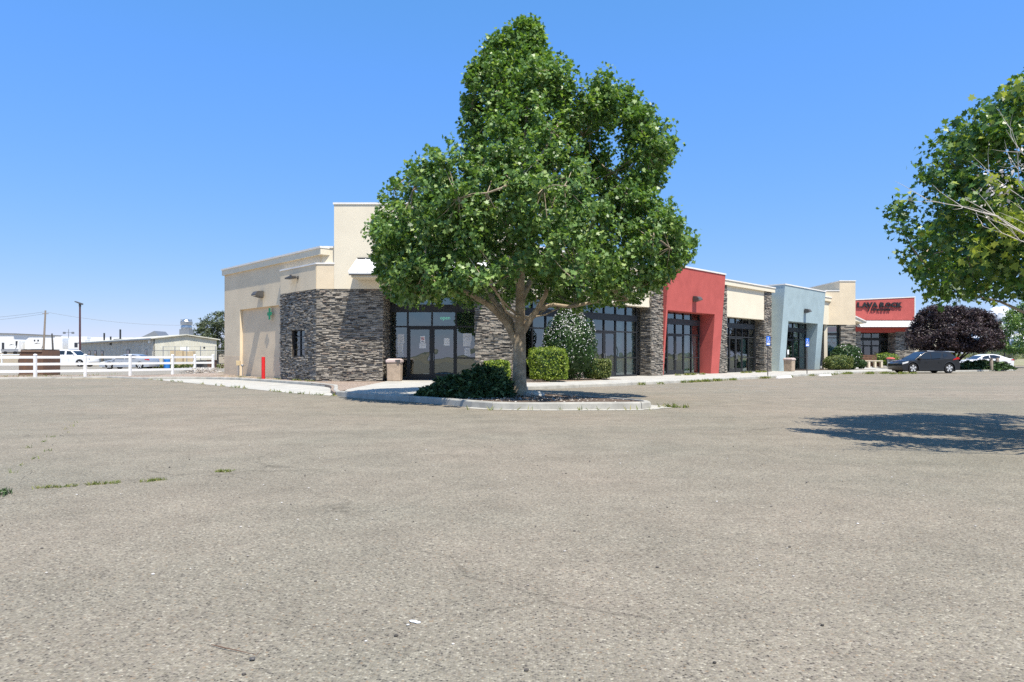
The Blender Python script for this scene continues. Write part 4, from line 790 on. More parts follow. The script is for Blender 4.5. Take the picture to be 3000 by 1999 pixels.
# --- shrubs
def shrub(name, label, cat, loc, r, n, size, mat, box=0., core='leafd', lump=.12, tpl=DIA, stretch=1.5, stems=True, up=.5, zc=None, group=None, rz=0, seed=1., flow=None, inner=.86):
    t = thing(name, label, cat, loc, rz, group); r = np.array(r, float); zc = r[2] if zc is None else zc
    d = RNG.normal(size=(n, 3)); d /= np.linalg.norm(d, axis=1)[:, None]
    if box:
        d = RNG.uniform(-1, 1, size=(n, 3)); k_ = RNG.integers(0, 3, n); d[np.arange(n), k_] = np.sign(d[np.arange(n), k_]); s_ = d/np.linalg.norm(d, axis=1)[:, None]; q = s_*(1-box)+d*box*.88; d = s_
    else: q = d
    nz = np.array([noise.noise(Vector(v)*2.1+Vector((seed, seed, 0))) for v in d]); rad = (1+lump*nz*1.6)*(1-.22*RNG.random(n)**2)
    P = q*r*rad[:, None]; P[:, 2] += zc; ok = P[:, 2] > .01; P = P[ok]; q = q[ok]
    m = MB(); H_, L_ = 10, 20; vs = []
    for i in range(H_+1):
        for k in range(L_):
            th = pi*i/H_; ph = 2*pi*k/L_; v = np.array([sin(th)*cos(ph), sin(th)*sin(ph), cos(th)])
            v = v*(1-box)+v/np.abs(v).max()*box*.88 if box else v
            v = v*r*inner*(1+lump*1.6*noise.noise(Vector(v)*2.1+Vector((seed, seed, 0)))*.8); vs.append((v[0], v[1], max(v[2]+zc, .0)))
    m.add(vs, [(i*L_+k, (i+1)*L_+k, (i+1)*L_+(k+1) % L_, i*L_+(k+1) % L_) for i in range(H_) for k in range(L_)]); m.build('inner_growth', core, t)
    leaves('foliage', P, size, mat, t, tpl=tpl, out=q*.9, up=up, rnd=.8, stretch=stretch)
    if stems:
        m = MB()
        for i in range(7): a = random.uniform(0, 2*pi); m.tube([(.06*cos(a), .06*sin(a), 0), (r[0]*.45*cos(a), r[1]*.45*sin(a), zc*.9)], [.022, .01], 5)
        m.build('stem', 'barkd', t)
    if flow:
        nf, fs, fm, fdir = flow; f = RNG.normal(size=(nf*6, 3)); f /= np.linalg.norm(f, axis=1)[:, None]; f = f[(f@np.array(fdir)+RNG.normal(size=len(f))*.35) > .25][:nf]
        nz = np.array([noise.noise(Vector(v)*2.1+Vector((seed, seed, 0))) for v in f]); Pf = f*r*(1.02+lump*nz*1.6)[:, None]; Pf[:, 2] += zc
        leaves('blossoms', Pf, fs, fm, t, tpl=STAR, out=f*1.6, up=.2, rnd=.5)
    return t
def yaw(a): return a
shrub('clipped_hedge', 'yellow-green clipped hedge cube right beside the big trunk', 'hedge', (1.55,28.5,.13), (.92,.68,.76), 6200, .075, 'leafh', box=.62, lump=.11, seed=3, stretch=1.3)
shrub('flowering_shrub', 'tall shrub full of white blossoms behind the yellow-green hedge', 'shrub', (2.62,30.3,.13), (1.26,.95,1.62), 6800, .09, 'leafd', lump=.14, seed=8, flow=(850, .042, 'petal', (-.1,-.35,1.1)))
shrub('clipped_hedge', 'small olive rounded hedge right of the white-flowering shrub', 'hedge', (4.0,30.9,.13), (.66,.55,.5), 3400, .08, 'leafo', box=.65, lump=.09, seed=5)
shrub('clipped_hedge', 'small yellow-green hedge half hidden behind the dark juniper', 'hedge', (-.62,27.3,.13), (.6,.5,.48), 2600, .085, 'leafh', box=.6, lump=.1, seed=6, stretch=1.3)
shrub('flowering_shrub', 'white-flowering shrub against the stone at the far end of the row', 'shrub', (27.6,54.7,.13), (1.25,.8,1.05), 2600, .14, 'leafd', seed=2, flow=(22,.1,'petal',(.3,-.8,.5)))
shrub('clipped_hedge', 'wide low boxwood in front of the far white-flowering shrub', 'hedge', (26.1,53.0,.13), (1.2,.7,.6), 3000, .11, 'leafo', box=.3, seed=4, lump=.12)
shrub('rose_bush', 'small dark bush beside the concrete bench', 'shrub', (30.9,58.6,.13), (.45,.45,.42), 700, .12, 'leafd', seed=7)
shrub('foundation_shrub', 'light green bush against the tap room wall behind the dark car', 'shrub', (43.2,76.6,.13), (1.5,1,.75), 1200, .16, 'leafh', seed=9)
# dark juniper mounds: sprays of needles
def juniper(label, loc, lobes, n, sz=.16):
    t = thing('juniper', label, 'shrub', loc); P = []; A = []; m = MB()
    for (x, y, z, rx, ry, rz_) in lobes:
        k = int(n*rx*ry/sum(l[3]*l[4] for l in lobes)); d = RNG.normal(size=(k, 3)); d[:, 2] = np.abs(d[:, 2]); d /= np.linalg.norm(d, axis=1)[:, None]
        nz = np.array([noise.noise(Vector(v)*3.3+Vector((x*5, y*5, 0))) for v in d]); q = d*np.array([rx, ry, rz_])*(1+.28*nz)[:, None]*(1-.3*RNG.random(k)[:, None]**2); P.append(q+np.array([x, y, z])); A.append(d*np.array([1, 1, .35])); m.blob((x, y, z-.02), (rx*.82, ry*.82, rz_*.8), 8, .2, x+y)
    m.build('inner_growth', 'leafj', t); P = np.concatenate(P); A = np.concatenate(A); ok = P[:, 2] > 0; leaves('foliage', P[ok], sz, 'leafj', t, tpl=DIA, up=.4, rnd=.9, axis=A[ok], stretch=1.5, fold=.3)
juniper('dark spreading juniper mound left of the big trunk in the island', (-1.0,17.7,.1), [(.25,.1,0,.75,.6,.84),(-.45,-.05,0,.75,.6,.6),(-1.0,-.1,0,.55,.42,.33),(.6,-.35,0,.45,.4,.5),(-.1,-.5,0,.6,.4,.38)], 7500, .12)
juniper('low dark green juniper under the wooden posts on the far island', (38.9,54.9,.11), [(0,.3,0,2.2,1.0,.7),(-2,-.4,0,1.6,.9,.5),(1.7,.9,0,1.6,.8,.6),(-.4,-.6,0,2.,.8,.45)], 3000, .28)
# weeds
def tufts(name, spots, mat, h, n, label=None, cat=None, loc=(0,0,0), spread=.12, kind=None):
    P = []; 
    for (x, y, z, k) in spots:
        q = RNG.normal(size=(int(n*k), 3))*spread*k**.5; q[:, 2] = h*k**.5*(.25+.2*RNG.random(len(q))); P.append(q+np.array([x, y, z]))
    P = np.concatenate(P)-np.array(loc); A = RNG.normal(size=P.shape)*.5; A[:, 2] = 1
    o = leaves(name, P, h, mat, None, tpl=BLADE, up=0, rnd=1, axis=A, fold=0); o.location = loc
    return tag(o, label, cat, kind=kind)
sp = []
for i in range(44):
    f = random.random(); x = 3+f*21; 
    if random.random() < .65: x = random.choice((8.3, 9.2, 10.1, 11.2, 13.6, 20.3, 22.5))+random.gauss(0, .25)
    sp.append((x, x+22.25+random.gauss(0,.06), .01, random.uniform(.15, .8)))
for i in range(26): x = random.choice((9.5, 10.5, 15.5, 16.5, 17))+random.gauss(0, .4); sp.append((x, x+28.2+random.gauss(0,.08), .12, random.uniform(.2, .7)))
for i in range(34): k_i = random.randrange(len(AP[:6])-1); a, b = AP[k_i], AP[k_i+1]; f = random.random(); sp.append((a[0]+(b[0]-a[0])*f, a[1]+(b[1]-a[1])*f-.04, .01, random.uniform(.04, .14)))
for i in range(20): sp.append((random.uniform(-1, 3.2), 14.75+random.gauss(0,.05), .008, random.uniform(.02, .07)))
for i in range(14): sp.append((3.8+random.gauss(0,.12), 15.5+random.gauss(0,.1), .01, .09))
for i in range(14): sp.append((24.5+random.gauss(0,1.3), 45.5+random.gauss(0,.4), .01, 1.3))
tufts('weeds', sp, 'grass', .2, 60, kind='stuff')
sp = [(random.uniform(-18, -8.5), 0, .1, random.uniform(.2,.8)) for _ in range(30)]; sp = [(x, 19.9-x*1.0+random.uniform(.1,.5), .12, k) for x, _, z, k in sp]
tufts('bed_weeds', sp, 'grass', .14, 30, kind='stuff')
for (x, y, k, n_, lb) in ((-4.42,5.72,1.3,70,'dark green weed tuft at the left edge of the asphalt'),):
    tufts('weed_tuft', [(x, y, .005, k)], 'leafd', .07, n_, lb, 'weed', (x, y, .005), spread=.035)
for a, b, lb in (((-4.28,6.0),(-4.02,6.1),'yellow-green weeds in the crack, nearest to the dark green tuft'), ((-3.93,6.17),(-3.72,6.25),'green weeds in the crack, second group from the left'), ((-3.5,6.32),(-3.38,6.42),'dry brown weeds in the crack, third group from the left'), ((-3.05,6.85),(-2.95,6.88),'last small brown weeds along the crack')):
    sp = [(a[0]+(b[0]-a[0])*f+random.gauss(0,.01), a[1]+(b[1]-a[1])*f+random.gauss(0,.01), .005, random.uniform(.1,.5)) for f in np.linspace(0, 1, 12)]
    tufts('weed_tuft', sp, 'grass', .05, 34, lb, 'weed', (a[0], a[1], .005), spread=.03)
sp = [(-7.9+i*.28+random.gauss(0,.05), 11.9-i*.52+random.gauss(0,.1), .005, random.uniform(.05,.25)) for i in range(12)]; tufts('crack_weeds', sp, 'grass', .08, 26, kind='stuff', spread=.05)
# cracks: thin dark sunken lines drawn as narrow jagged strips of old tar
m = MB()
def crack(p, q, wd=.012, jag=.05, skip=.0):
    p = Vector(p); q = Vector(q); n = int((q-p).length/.12)+2; pr = None
    for i in range(n):
        c = p.lerp(q, i/(n-1))+Vector((random.gauss(0,jag*.4), random.gauss(0,jag*.4), 0)); h = Vector((0, wd*random.uniform(.3,1), 0))
        if pr is not None and random.random() > skip: m.quad(pr[0]-pr[1], c-h, c+h, pr[0]+pr[1])
        pr = (c, h)
crack((12.8,20.6,.009), (13.8,20.55,.009), .03, .1); crack((14.5,19.2,.009), (18,19.6,.009), .015, .1, .6); crack((-4.6,5.6,.009), (-1.0,8.6,.009), .004, .03, .35); crack((-8.2,12.4,.009), (-3.0,3.4,.009), .004, .04, .7); crack((-3.4,12,.009), (1.6,9.6,.009), .004, .05, .5); crack((5,13.5,.009), (2.8,6.2,.009), .004, .05, .6)
struct('asphalt_cracks', m, pm('crack_tar', (.06,.055,.05), .9))
# small litter on the asphalt
m = MB(); m.prism(Fr((0,0,0),(1,0,0),(0,0,1)), [(0,0)], 0, .001) if False else None
m = MB(); P_ = [(-.028,.012),(-.02,.02),(.0,.016),(.012,.006),(.026,-.002),(.024,-.014),(.01,-.016),(-.006,-.004),(-.018,-.002)]; m.slab(P_, 0, .0025); m.slab([(-.034,-.03),(-.024,-.024),(-.02,-.031),(-.03,-.036)], 0, .002)
tag(m.build('paper_scrap', 'white', None, loc=(-.435,2.97,.009)), 'small white scrap of torn paper lying on the asphalt', 'litter')
m = MB(); m.tube([(0,0,.004),(.06,-.03,.006),(.13,-.055,.004),(.2,-.085,.003)], [.0016,.0022,.0018,.001], 5); m.tube([(.2,-.085,.003),(.225,-.1,.004),(.235,-.075,.02)], .001, 4); tag(m.build('twig', 'wood', None, loc=(-1.24,2.73,.009)), 'thin dry twig lying on the near asphalt', 'twig')
m = MB(); m.blob((0,0,.004), (.012,.008,.007), 6, .2, 3); tag(m.build('pebble', 'lamp', None, loc=(-1.02,2.6,.009), smooth=True), 'dark pebble at the end of the dry twig', 'stone')
m = MB()
for i in range(260):
    x = random.uniform(-4, 4); y = random.uniform(2.3, 9)
    if abs(x) > y*.8: continue
    r_ = random.uniform(.003, .008); m.blob((x, y, .007+r_*.4), (r_*1.3, r_, r_*.7), 4, .3, i)
tag(m.build('loose_gravel', island_ramp('loose_stone', [(0,(.05,.045,.04)),(.4,(.25,.22,.19)),(.75,(.45,.42,.38)),(1,(.65,.62,.58))], bump=0), None), kind='stuff')
m = MB(); m.blob((0,0,.05), (.3,.22,.12), 8, .25, 2); tag(m.build('rock', pm('pale_rock', (.5,.48,.43), .95, .15, 6, .5, 30), None, loc=(.58,17.75,.13)), 'pale flat rock at the foot of the big trunk', 'rock')
m = MB(); m.blob((0,0,.03), (.08,.06,.05), 6, .25, 2); tag(m.build('rock', pm('pale_rock2', (.55,.53,.48), .95, .1, 6), None, loc=(-2.55,17.95,.13)), 'small pale stone by the kerb left of the juniper', 'rock')
P = np.array([(random.gauss(.3,1.3), random.gauss(16.9,.9), .147) for _ in range(700)]); P = P[(P[:, 1] > 15.2) & (P[:, 1] < 19.4-P[:, 0]) & (P[:, 1] > 15.0-P[:, 0]*1.0) & (P[:, 0] < 2.9)]
tag(leaves('leaf_litter', P, .05, island_ramp('dry_leaf', [(0,(.2,.13,.07)),(.6,(.34,.25,.15)),(1,(.45,.36,.22))], bump=0).name if False else 'twig', None, up=2.5, rnd=.5), kind='stuff')
# ================================================================= vehicles
def wheel(t, x, y, r, wd, style=5, side=1):
    m = MB(); m.lathe((x, y, r), [(r*.62,-wd/2),(r*.93,-wd/2),(r,-wd*.36),(r,wd*.36),(r*.93,wd/2),(r*.62,wd/2)], 28, 'y'); w_ = m.build('wheel', 'tyre', t, smooth=True)
    m = MB(); yo = y+side*wd*.54; m.lathe((x, y, r), [(r*.66,-wd*.48),(r*.6,-wd*.3),(r*.6,wd*.3),(r*.66,wd*.48)], 24, 'y')
    for i in range(style):
        a = 2*pi*i/style+.3
        for off in ((-.13, .13) if style == 5 else (0,)):
            c, s_ = cos(a+off), sin(a+off); u = Vector((c, 0, s_)); v = Vector((-s_, 0, c)); o = Vector((x, yo, r)); hw = r*.085; n_ = Vector((0, side*.012, 0))
            P = [o+u*r*.1-v*hw, o+u*r*.1+v*hw, o+u*r*.64+v*hw, o+u*r*.64-v*hw]; m.hexa([p-n_ for p in P]+[p+n_ for p in P])
    m.lathe((x, yo, r), [(r*.14,-.012),(r*.14,.014)], 12, 'y'); m.build('rim', 'alloy', w_)
    m = MB(); m.lathe((x, y, r), [(r*.6,-wd*.1),(r*.6,wd*.1)], 20, 'y'); m.build('brake_disc', 'black', w_)
def arc(xc, r, ra, n=9, z0=.0): 
    a0 = math.asin(max(-1, min(1, (z0-r)/ra))); return [(xc+ra*cos(pi-a0-(pi-2*a0)*i/(n-1)), r+ra*sin(pi-a0-(pi-2*a0)*i/(n-1))) for i in range(n)]
def car(name, label, loc, rz, L, Wd, body, xw, wr, cab, side_glass, pmat, roof_in=.24, cat='car', zb=.2, lights=(), tails=(), style=5, clad=None, roofmat=None, shoulder=None):
    """body: top outline from tail (x=-L/2) to nose; the sill and wheel arches are added. cab: greenhouse outline from windscreen foot over the roof to the tail"""
    t = thing(name, label, cat, loc, rz); hw = Wd/2
    low = [(-L/2+.1, zb+.04)]+arc(xw[0], wr, wr*1.16, z0=zb)+arc(xw[1], wr, wr*1.16, z0=zb)+[(L/2-.12, zb+.04)]
    prof = low+body[::-1]; zt = max(z for x, z in body)
    def ins(p, k):
        x, z = p; 
        if z <= zb+.06 or any(abs(math.hypot(x-xx, z-wr)-wr*1.16) < .02 for xx in xw): return (x, z)
        return (x*(1-.022*k), z-.055*k if z > zt*.72 else z)
    m = MB(); lay = [(-hw, 1), (-hw+.1, 0), (hw-.1, 0), (hw, 1)]; n = len(prof); vs = []
    for y, k in lay: vs += [(ins(p, k)[0], y, ins(p, k)[1]) for p in prof]
    fs = [tuple(range(n)), tuple(range(3*n, 4*n))[::-1]]+[(j*n+i, (j+1)*n+i, (j+1)*n+(i+1) % n, j*n+(i+1) % n) for j in range(3) for i in range(n)]
    m.add(vs, fs); m.build('body', pmat, t, smooth=True)
    m = MB(); m.b(-L/2+.25, L/2-.25, -hw+.26, hw-.26, zb*.75, zt*.75); m.build('underbody', 'tyre', t)
    zl = min(z for x, z in cab); zh = max(z for x, z in cab); hwz = lambda z: hw-.07-roof_in*max(0, (z-zl)/(zh-zl))**1.15
    m = MB(); n = len(cab); vs = [(x, -hwz(z), z) for x, z in cab]+[(x, hwz(z), z) for x, z in cab]; m.add(vs, [tuple(range(n)), tuple(range(n, 2*n))[::-1]]+[(i, i+n, (i+1) % n+n, (i+1) % n) for i in range(n)]); m.build('cabin', roofmat or pmat, t, smooth=True, bevel=.03)
    def gq(i, nm):
        (xa, za), (xb, zb_) = cab[i], cab[(i+1) % n]; d = Vector((zb_-za, 0, -(xb-xa))).normalized()
        if d.z < 0: d = -d
        g = MB(); P = []
        for f, sg in ((.1,-1),(.1,1),(.9,1),(.9,-1)):
            x = xa+(xb-xa)*f; z = za+(zb_-za)*f; P.append(Vector((x, sg*(hwz(z)-.09), z))+d*.012)
        g.quad(*P); g.build(nm, 'cglass', t)
    gq(0, 'windscreen'); gq(n-2, 'rear_window')
    for sg in (-1, 1):
        for poly in side_glass: g = MB(); g.quad(*[(x, sg*(hwz(z)+.008), z) for x, z in poly]); g.build('side_window', 'cglass', t)
        for x in (xw[0], xw[1]): wheel(t, x, sg*(hw-.12), wr, .22, style, sg)
        for poly in lights: g = MB(); g.prism(Fr((0,0,0),(1,0,0),(0,1,0)), poly, sg*(hw-.2), sg*(hw+.006)); g.build('headlight', 'lens', t)
        for poly in tails: g = MB(); g.prism(Fr((0,0,0),(1,0,0),(0,1,0)), poly, sg*(hw-.2), sg*(hw+.008)); g.build('tail_light', 'lred', t)
        g = MB(); mx = cab[0][0]-.35; g.b(mx-.1, mx+.1, min(sg*(hw-.1), sg*(hw+.14)), max(sg*(hw-.1), sg*(hw+.14)), zl+.02, zl+.15); g.build('mirror', pmat, t, bevel=.02)
        # door gaps and handles
        g = MB(); ds = [p[0][0] for p in side_glass]+[side_glass[-1][1][0]]
        for x in (side_glass[0][1][0]+.04, (side_glass[0][0][0]+side_glass[0][1][0])/2) if False else [q for q in DOORS]: g.b(x-.006, x+.006, min(sg*hw, sg*(hw+.002)), max(sg*hw, sg*(hw+.002)), zb+.15, zl-.06)
        if DOORS: g.build('door_gap', 'black', t)
        for x in DOORS[:-1]: g = MB(); g.b(x+.08, x+.26, min(sg*hw, sg*(hw+.03)), max(sg*hw, sg*(hw+.03)), zl-.18, zl-.145); g.build('door_handle', pmat, t)
        if clad:
            for xx in xw:
                A = arc(xx, wr, wr*1.2, 13, zb); A2 = arc(xx, wr, wr*1.38, 13, zb); g = MB()
                for i in range(12): g.hexa([(*A[i][:1], sg*(hw-.02), A[i][1]), (A[i+1][0], sg*(hw-.02), A[i+1][1]), (A2[i+1][0], sg*(hw-.02), A2[i+1][1]), (A2[i][0], sg*(hw-.02), A2[i][1]), (A[i][0], sg*(hw+.025), A[i][1]), (A[i+1][0], sg*(hw+.025), A[i+1][1]), (A2[i+1][0], sg*(hw+.012), A2[i+1][1]), (A2[i][0], sg*(hw+.012), A2[i][1])])
                g.build('arch_trim', clad, t)
            g = MB(); g.b(xw[0]+wr*1.3, xw[1]-wr*1.3, min(sg*(hw-.02), sg*(hw+.02)), max(sg*(hw-.02), sg*(hw+.02)), zb+.02, zb+.14); g.build('sill_trim', clad, t)
    return t
# dark crossover by the tap room
DOORS = [-.78, .22, 1.12]
cd = car('parked_car', 'dark grey crossover with pale roof parked before the purple plum tree', (29.75,47.9,0), pi, 4.5, 1.84,
 [(-2.2,.42),(-2.24,.62),(-2.12,.78),(-2.1,.98),(-1.9,1.1),(-1.2,1.04),(-.2,.97),(1.0,.95),(1.6,.9),(2.02,.8),(2.2,.66),(2.24,.45)], (-1.36,1.36), .35,
 [(1.22,.92),(.35,1.42),(.05,1.5),(-.6,1.53),(-1.2,1.5),(-1.62,1.42),(-2.0,1.06)],
 [[(.98,.98),(-.02,.98),(-.02,1.42),(.3,1.38)],[(-.1,.98),(-.72,1.04),(-.95,1.38),(-.1,1.44)],[(-1.0,1.1),(-1.35,1.22),(-1.2,1.36),(-1.02,1.37)]], 'pblack', lights=[[(1.75,.72),(2.18,.62),(2.1,.74),(1.7,.83)]], tails=[[(-2.14,.98),(-1.62,.9),(-1.7,1.0),(-2.05,1.1)]], clad='black', roofmat='pblack')
cd.scale = (.945, 1, 1.05)
m = MB(); m.hexa([(-1.55,-.62,1.468),(.1,-.62,1.515),(.1,.62,1.515),(-1.55,.62,1.468),(-1.6,-.6,1.475),(.1,-.6,1.54),(.1,.6,1.54),(-1.6,.6,1.475)]); m.hexa([(-1.98,-.6,1.43),(-1.5,-.62,1.46),(-1.5,.62,1.46),(-1.98,.6,1.43),(-1.98,-.6,1.47),(-1.5,-.62,1.52),(-1.5,.62,1.52),(-1.98,.6,1.47)]); m.build('roof_panel', 'psilver', cd)
m = MB(); m.b(-2.285,-2.2,-.72,.72,.45,.62); m.build('rear_bumper', 'psilver', cd, bevel=.02)
# white sedan
DOORS = [-.85, .2, 1.15]
car('parked_car', 'white sedan parked beyond the wooden posts and juniper', (47.7,66.9,0), pi, 4.8, 1.85,
 [(-2.36,.45),(-2.38,.72),(-2.3,.98),(-1.9,1.02),(-1.2,.98),(0,.95),(1.1,.92),(1.8,.82),(2.2,.7),(2.36,.5)], (-1.42,1.42), .34,
 [(1.35,.9),(.55,1.3),(.1,1.42),(-.4,1.44),(-1.0,1.36),(-1.95,1.0)], [[(1.0,.97),(.02,.97),(.02,1.33),(.48,1.24)],[(-.06,.97),(-.95,1.0),(-1.1,1.22),(-.5,1.36),(-.06,1.36)]], 'pwhite', tails=[[(-2.34,.8),(-2.0,.84),(-2.05,.93),(-2.3,.95)]], lights=[[(2.0,.66),(2.32,.56),(2.2,.68),(1.95,.75)]])
# silver sedan behind the fence
DOORS = [-.75, .25, 1.15]
car('parked_car', 'silver sedan parked behind the white rail fence', (-36.9,63.9,0), pi, 4.95, 1.86,
 [(-2.42,.42),(-2.45,.7),(-2.38,1.0),(-1.9,1.05),(-1.2,.98),(0,.93),(1.0,.9),(1.8,.78),(2.25,.64),(2.44,.45)], (-1.48,1.42), .34,
 [(1.3,.86),(.45,1.3),(.05,1.42),(-.5,1.45),(-1.1,1.38),(-2.05,1.03)], [[(1.0,.95),(.04,.95),(.04,1.34),(.42,1.24)],[(-.04,.95),(-.85,.97),(-1.3,1.1),(-1.2,1.24),(-.5,1.37),(-.04,1.37)]], 'psilver', lights=[[(1.85,.62),(2.36,.56),(2.2,.68),(1.8,.76)]], tails=[[(-2.4,.84),(-1.95,.88),(-2.0,.97),(-2.36,.98)]])
# white crew-cab pickup
DOORS = [-.35, .75, 1.75]
car('pickup_truck', 'white crew-cab pickup parked behind the brown dumpster', (-52.3,78.,0), 0, 6.3, 2.0,
 [(-3.1,.6),(-3.13,.8),(-3.12,1.35),(-2.6,1.36),(-.6,1.36),(1.0,1.3),(1.9,1.32),(2.6,1.28),(3.0,1.18),(3.1,.9),(3.15,.6)], (-1.95,2.0), .42,
 [(1.7,1.28),(.95,1.92),(.6,2.0),(-.2,2.02),(-.8,1.98),(-.92,1.36)], [[(1.38,1.42),(.42,1.42),(.42,1.86),(.85,1.84)],[(.2,1.42),(-.62,1.42),(-.62,1.88),(.2,1.88)]], 'pwhite', cat='pickup truck', zb=.42, roof_in=.14, style=7, lights=[[(2.75,1.0),(3.13,.95),(3.08,1.18),(2.75,1.22)]], tails=[[(-3.14,.95),(-3.0,.95),(-3.0,1.3),(-3.14,1.3)]])
ob = car('pickup_truck', 'old white pickup loaded with boards seen from behind beside the beige side wall', (-20.6,53,0), pi/2, 5.2, 1.85,
 [(-2.55,.6),(-2.58,.8),(-2.56,1.15),(-.6,1.16),(.9,1.1),(2.2,1.05),(2.5,.9),(2.56,.6)], (-1.6,1.6), .37,
 [(1.2,1.08),(.7,1.62),(.4,1.7),(-.3,1.72),(-.5,1.66),(-.62,1.14)], [[(.95,1.2),(.0,1.2),(.0,1.6),(.55,1.58)],[(-.08,1.2),(-.45,1.2),(-.42,1.58),(-.08,1.6)]], 'pwhite', cat='pickup truck', zb=.4, roof_in=.14, style=7, tails=[[(-2.58,.75),(-2.45,.75),(-2.45,1.05),(-2.58,1.05)]])
BL = ['bottom board of the scrap heap behind the old white pickup']+['%s board, %s up in the scrap heap behind the old white pickup' % (q, p) for q, p in zip(('brown','grey','rusty','brown','grey','rusty','brown'), ('second','third','fourth','fifth','sixth','seventh','eighth'))]+['topmost board of the scrap heap behind the old white pickup']
for i in range(9):
    m = MB(); L_ = random.uniform(1.2, 2.2); m.b(-L_/2, L_/2, -.08, .08, 0, .035); o = m.build('board', ['rust','wood','woodl','rust','wood','woodl','rust','wood','woodl'][i], None, loc=(-20.9+random.uniform(-.3,.5), 49.6+random.uniform(-.4,.3), .12+i*.14)); o.rotation_euler = (0, random.uniform(-.25,.25), random.uniform(-.4,.4)); tag(o, BL[i], 'board', 'scrap boards heaped by the beige side wall')
# ================================================================= the yard to the left
# white rail fence
FP = [(-31.8,36.5),(-29.4,37.0),(-27.0,37.5),(-25.46,39.5),(-23.7,41.1),(-22.3,43.5),(-21.75,45.4),(-20.95,46.4)]
ft = thing('rail_fence', 'white three-rail vinyl fence along the edge of the parking lot', 'fence', (-25,40,0))
for x, y in FP:
    m = MB(); m.b(x-.065, x+.065, y-.065, y+.065, -.05, 1.29); m.hexa([(x-.08,y-.08,1.29),(x+.08,y-.08,1.29),(x+.08,y+.08,1.29),(x-.08,y+.08,1.29),(x-.03,y-.03,1.35),(x+.03,y-.03,1.35),(x+.03,y+.03,1.35),(x-.03,y+.03,1.35)]); m.build('post', 'white', ft, world=True)
for (xa, ya), (xb, yb) in zip(FP, FP[1:]):
    u = Vector((xb-xa, yb-ya, 0)); f = Fr((xa, ya, 0), u, (u.y, -u.x, 0))
    for z in (.29, .70, 1.09): m = MB(); m.box(f, .06, u.length-.06, z, z+.14, -.02, .02); m.build('rail', 'white', ft, world=True)
ft = thing('rail_fence', 'distant low white fence in front of the parked trailers', 'fence', (-74,95,0))
for i in range(6): x = -84+i*3.6; m = MB(); m.b(x-.07, x+.07, 94.93, 95.07, 0, 1.6); m.build('post', 'white', ft, world=True)
for z in (.9, 1.4): m = MB(); m.b(-84,-66,94.97,95.0,z,z+.14); m.build('rail', 'white', ft, world=True)
# dumpster
t = thing('dumpster', 'rusty brown steel dumpster behind the white rail fence', 'dumpster', (-29.55,42.4,0))
m = MB(); P = [(-1.27,0),(1.25,0),(1.25,1.22),(1.18,1.6),(-.98,1.6),(-1.27,1.22)]; m.prism(Fr((0,0,0),(1,0,0),(0,-1,0)), P, -.9, .9); m.build('container', 'rust', t, bevel=.02)
m = MB(); m.b(-1.3,1.28,-.95,-.9,1.18,1.26); m.b(-1.0,1.2,-.96,-.9,1.5,1.6); m.b(-1.3,1.28,-.95,-.9,.02,.1); m.build('rim', 'rustl', t)
m = MB(); m.b(-1.42,-1.28,-.75,.75,.82,1.0); m.b(-1.46,-1.2,-.8,-.6,.78,1.02); m.build('fork_pocket', 'rustl', t)
t.location.x = -30.22; t.scale = (.6, .9, 1)
for a in (-.98, .12): m = MB(); m.b(a,a+1.06,-.93,.9,1.605,1.655); m.build('lid', 'tyre', t, bevel=.01)
m = MB(); m.lathe((0,0,0), [(.01,-.03),(.09,-.02),(.09,.02),(.01,.03)], 12, 'y'); tag(m.build('white_disc', 'white', None, loc=(-29.7,41.3,.12)), 'small round white thing lying against the dumpster foot', 'litter')
# ribbed metal building
Bm = thing('metal_building', 'long low cream ribbed-metal building behind the chain-link fence', 'building', (-43.3,80,0))
FA = Fr((-43.3,80,0), (-.707,.707,0), (-.707,-.707,0)); FB = Fr((-43.3,80,0), (.707,.707,0), (.707,-.707,0)); e = 3.35; gw = 7.45; rg = 3.8
m = MB(); m.box(FA, 0, 36, 0, e, -.2, 0)
for i in range(118): m.box(FA, .1+i*.305, .16+i*.305, 0, e-.05, .0, .03)
m.build('side_wall', 'metside', Bm, world=True)
m = MB(); m.prism(FB, [(0,0),(gw,0),(gw,e),(gw/2,rg),(0,e)], -.2, 0)
for i in range(24): s_ = .15+i*.305; m.box(FB, s_, s_+.05, 0, e+(rg-e)*(1-abs(s_-gw/2)/(gw/2))-.1, 0, .03)
m.build('gable_wall', 'metw', Bm, world=True)
m = MB(); o_ = FB.p(0,0,0); bk = Vector((-.707,.707,0))*36; 
for a, b in ((-.35, gw/2), (gw/2, gw+.35)):
    za, zb_ = (e-.03, rg+.06) if a < 0 else (rg+.06, e-.03); p0, p1 = FB.p(a, za, .3), FB.p(b, zb_, .3); m.hexa([p0, p1, p1+bk, p0+bk, p0+Vector((0,0,.12)), p1+Vector((0,0,.12)), p1+bk+Vector((0,0,.12)), p0+bk+Vector((0,0,.12))])
m.build('roof', 'metw', Bm, world=True)
m = MB(); m.box(FA, -.1, 36, e-.12, e+.02, .35, .42); m.build('gutter', 'steel', Bm, world=True)
m = MB(); m.box(FB, 3.0, 4.05, 0, 2.35, .03, .08); dr = m.build('door', 'white', Bm, world=True); m = MB(); o_ = FB.p(3.5, 1.75, .09); l0 = Fr(o_, FB.u, FB.n); m.prism(l0, [(.22*cos(a), .22*sin(a)) for a in np.linspace(0, 2*pi, 17)[:-1]], 0, .01); m.build('round_emblem', 'bluep', dr, world=True)
m = MB(); m.prism(l0, [(.1*cos(a), .1*sin(a)) for a in np.linspace(0, 2*pi, 13)[:-1]], .01, .015); m.build('emblem_centre', 'white', dr, world=True)
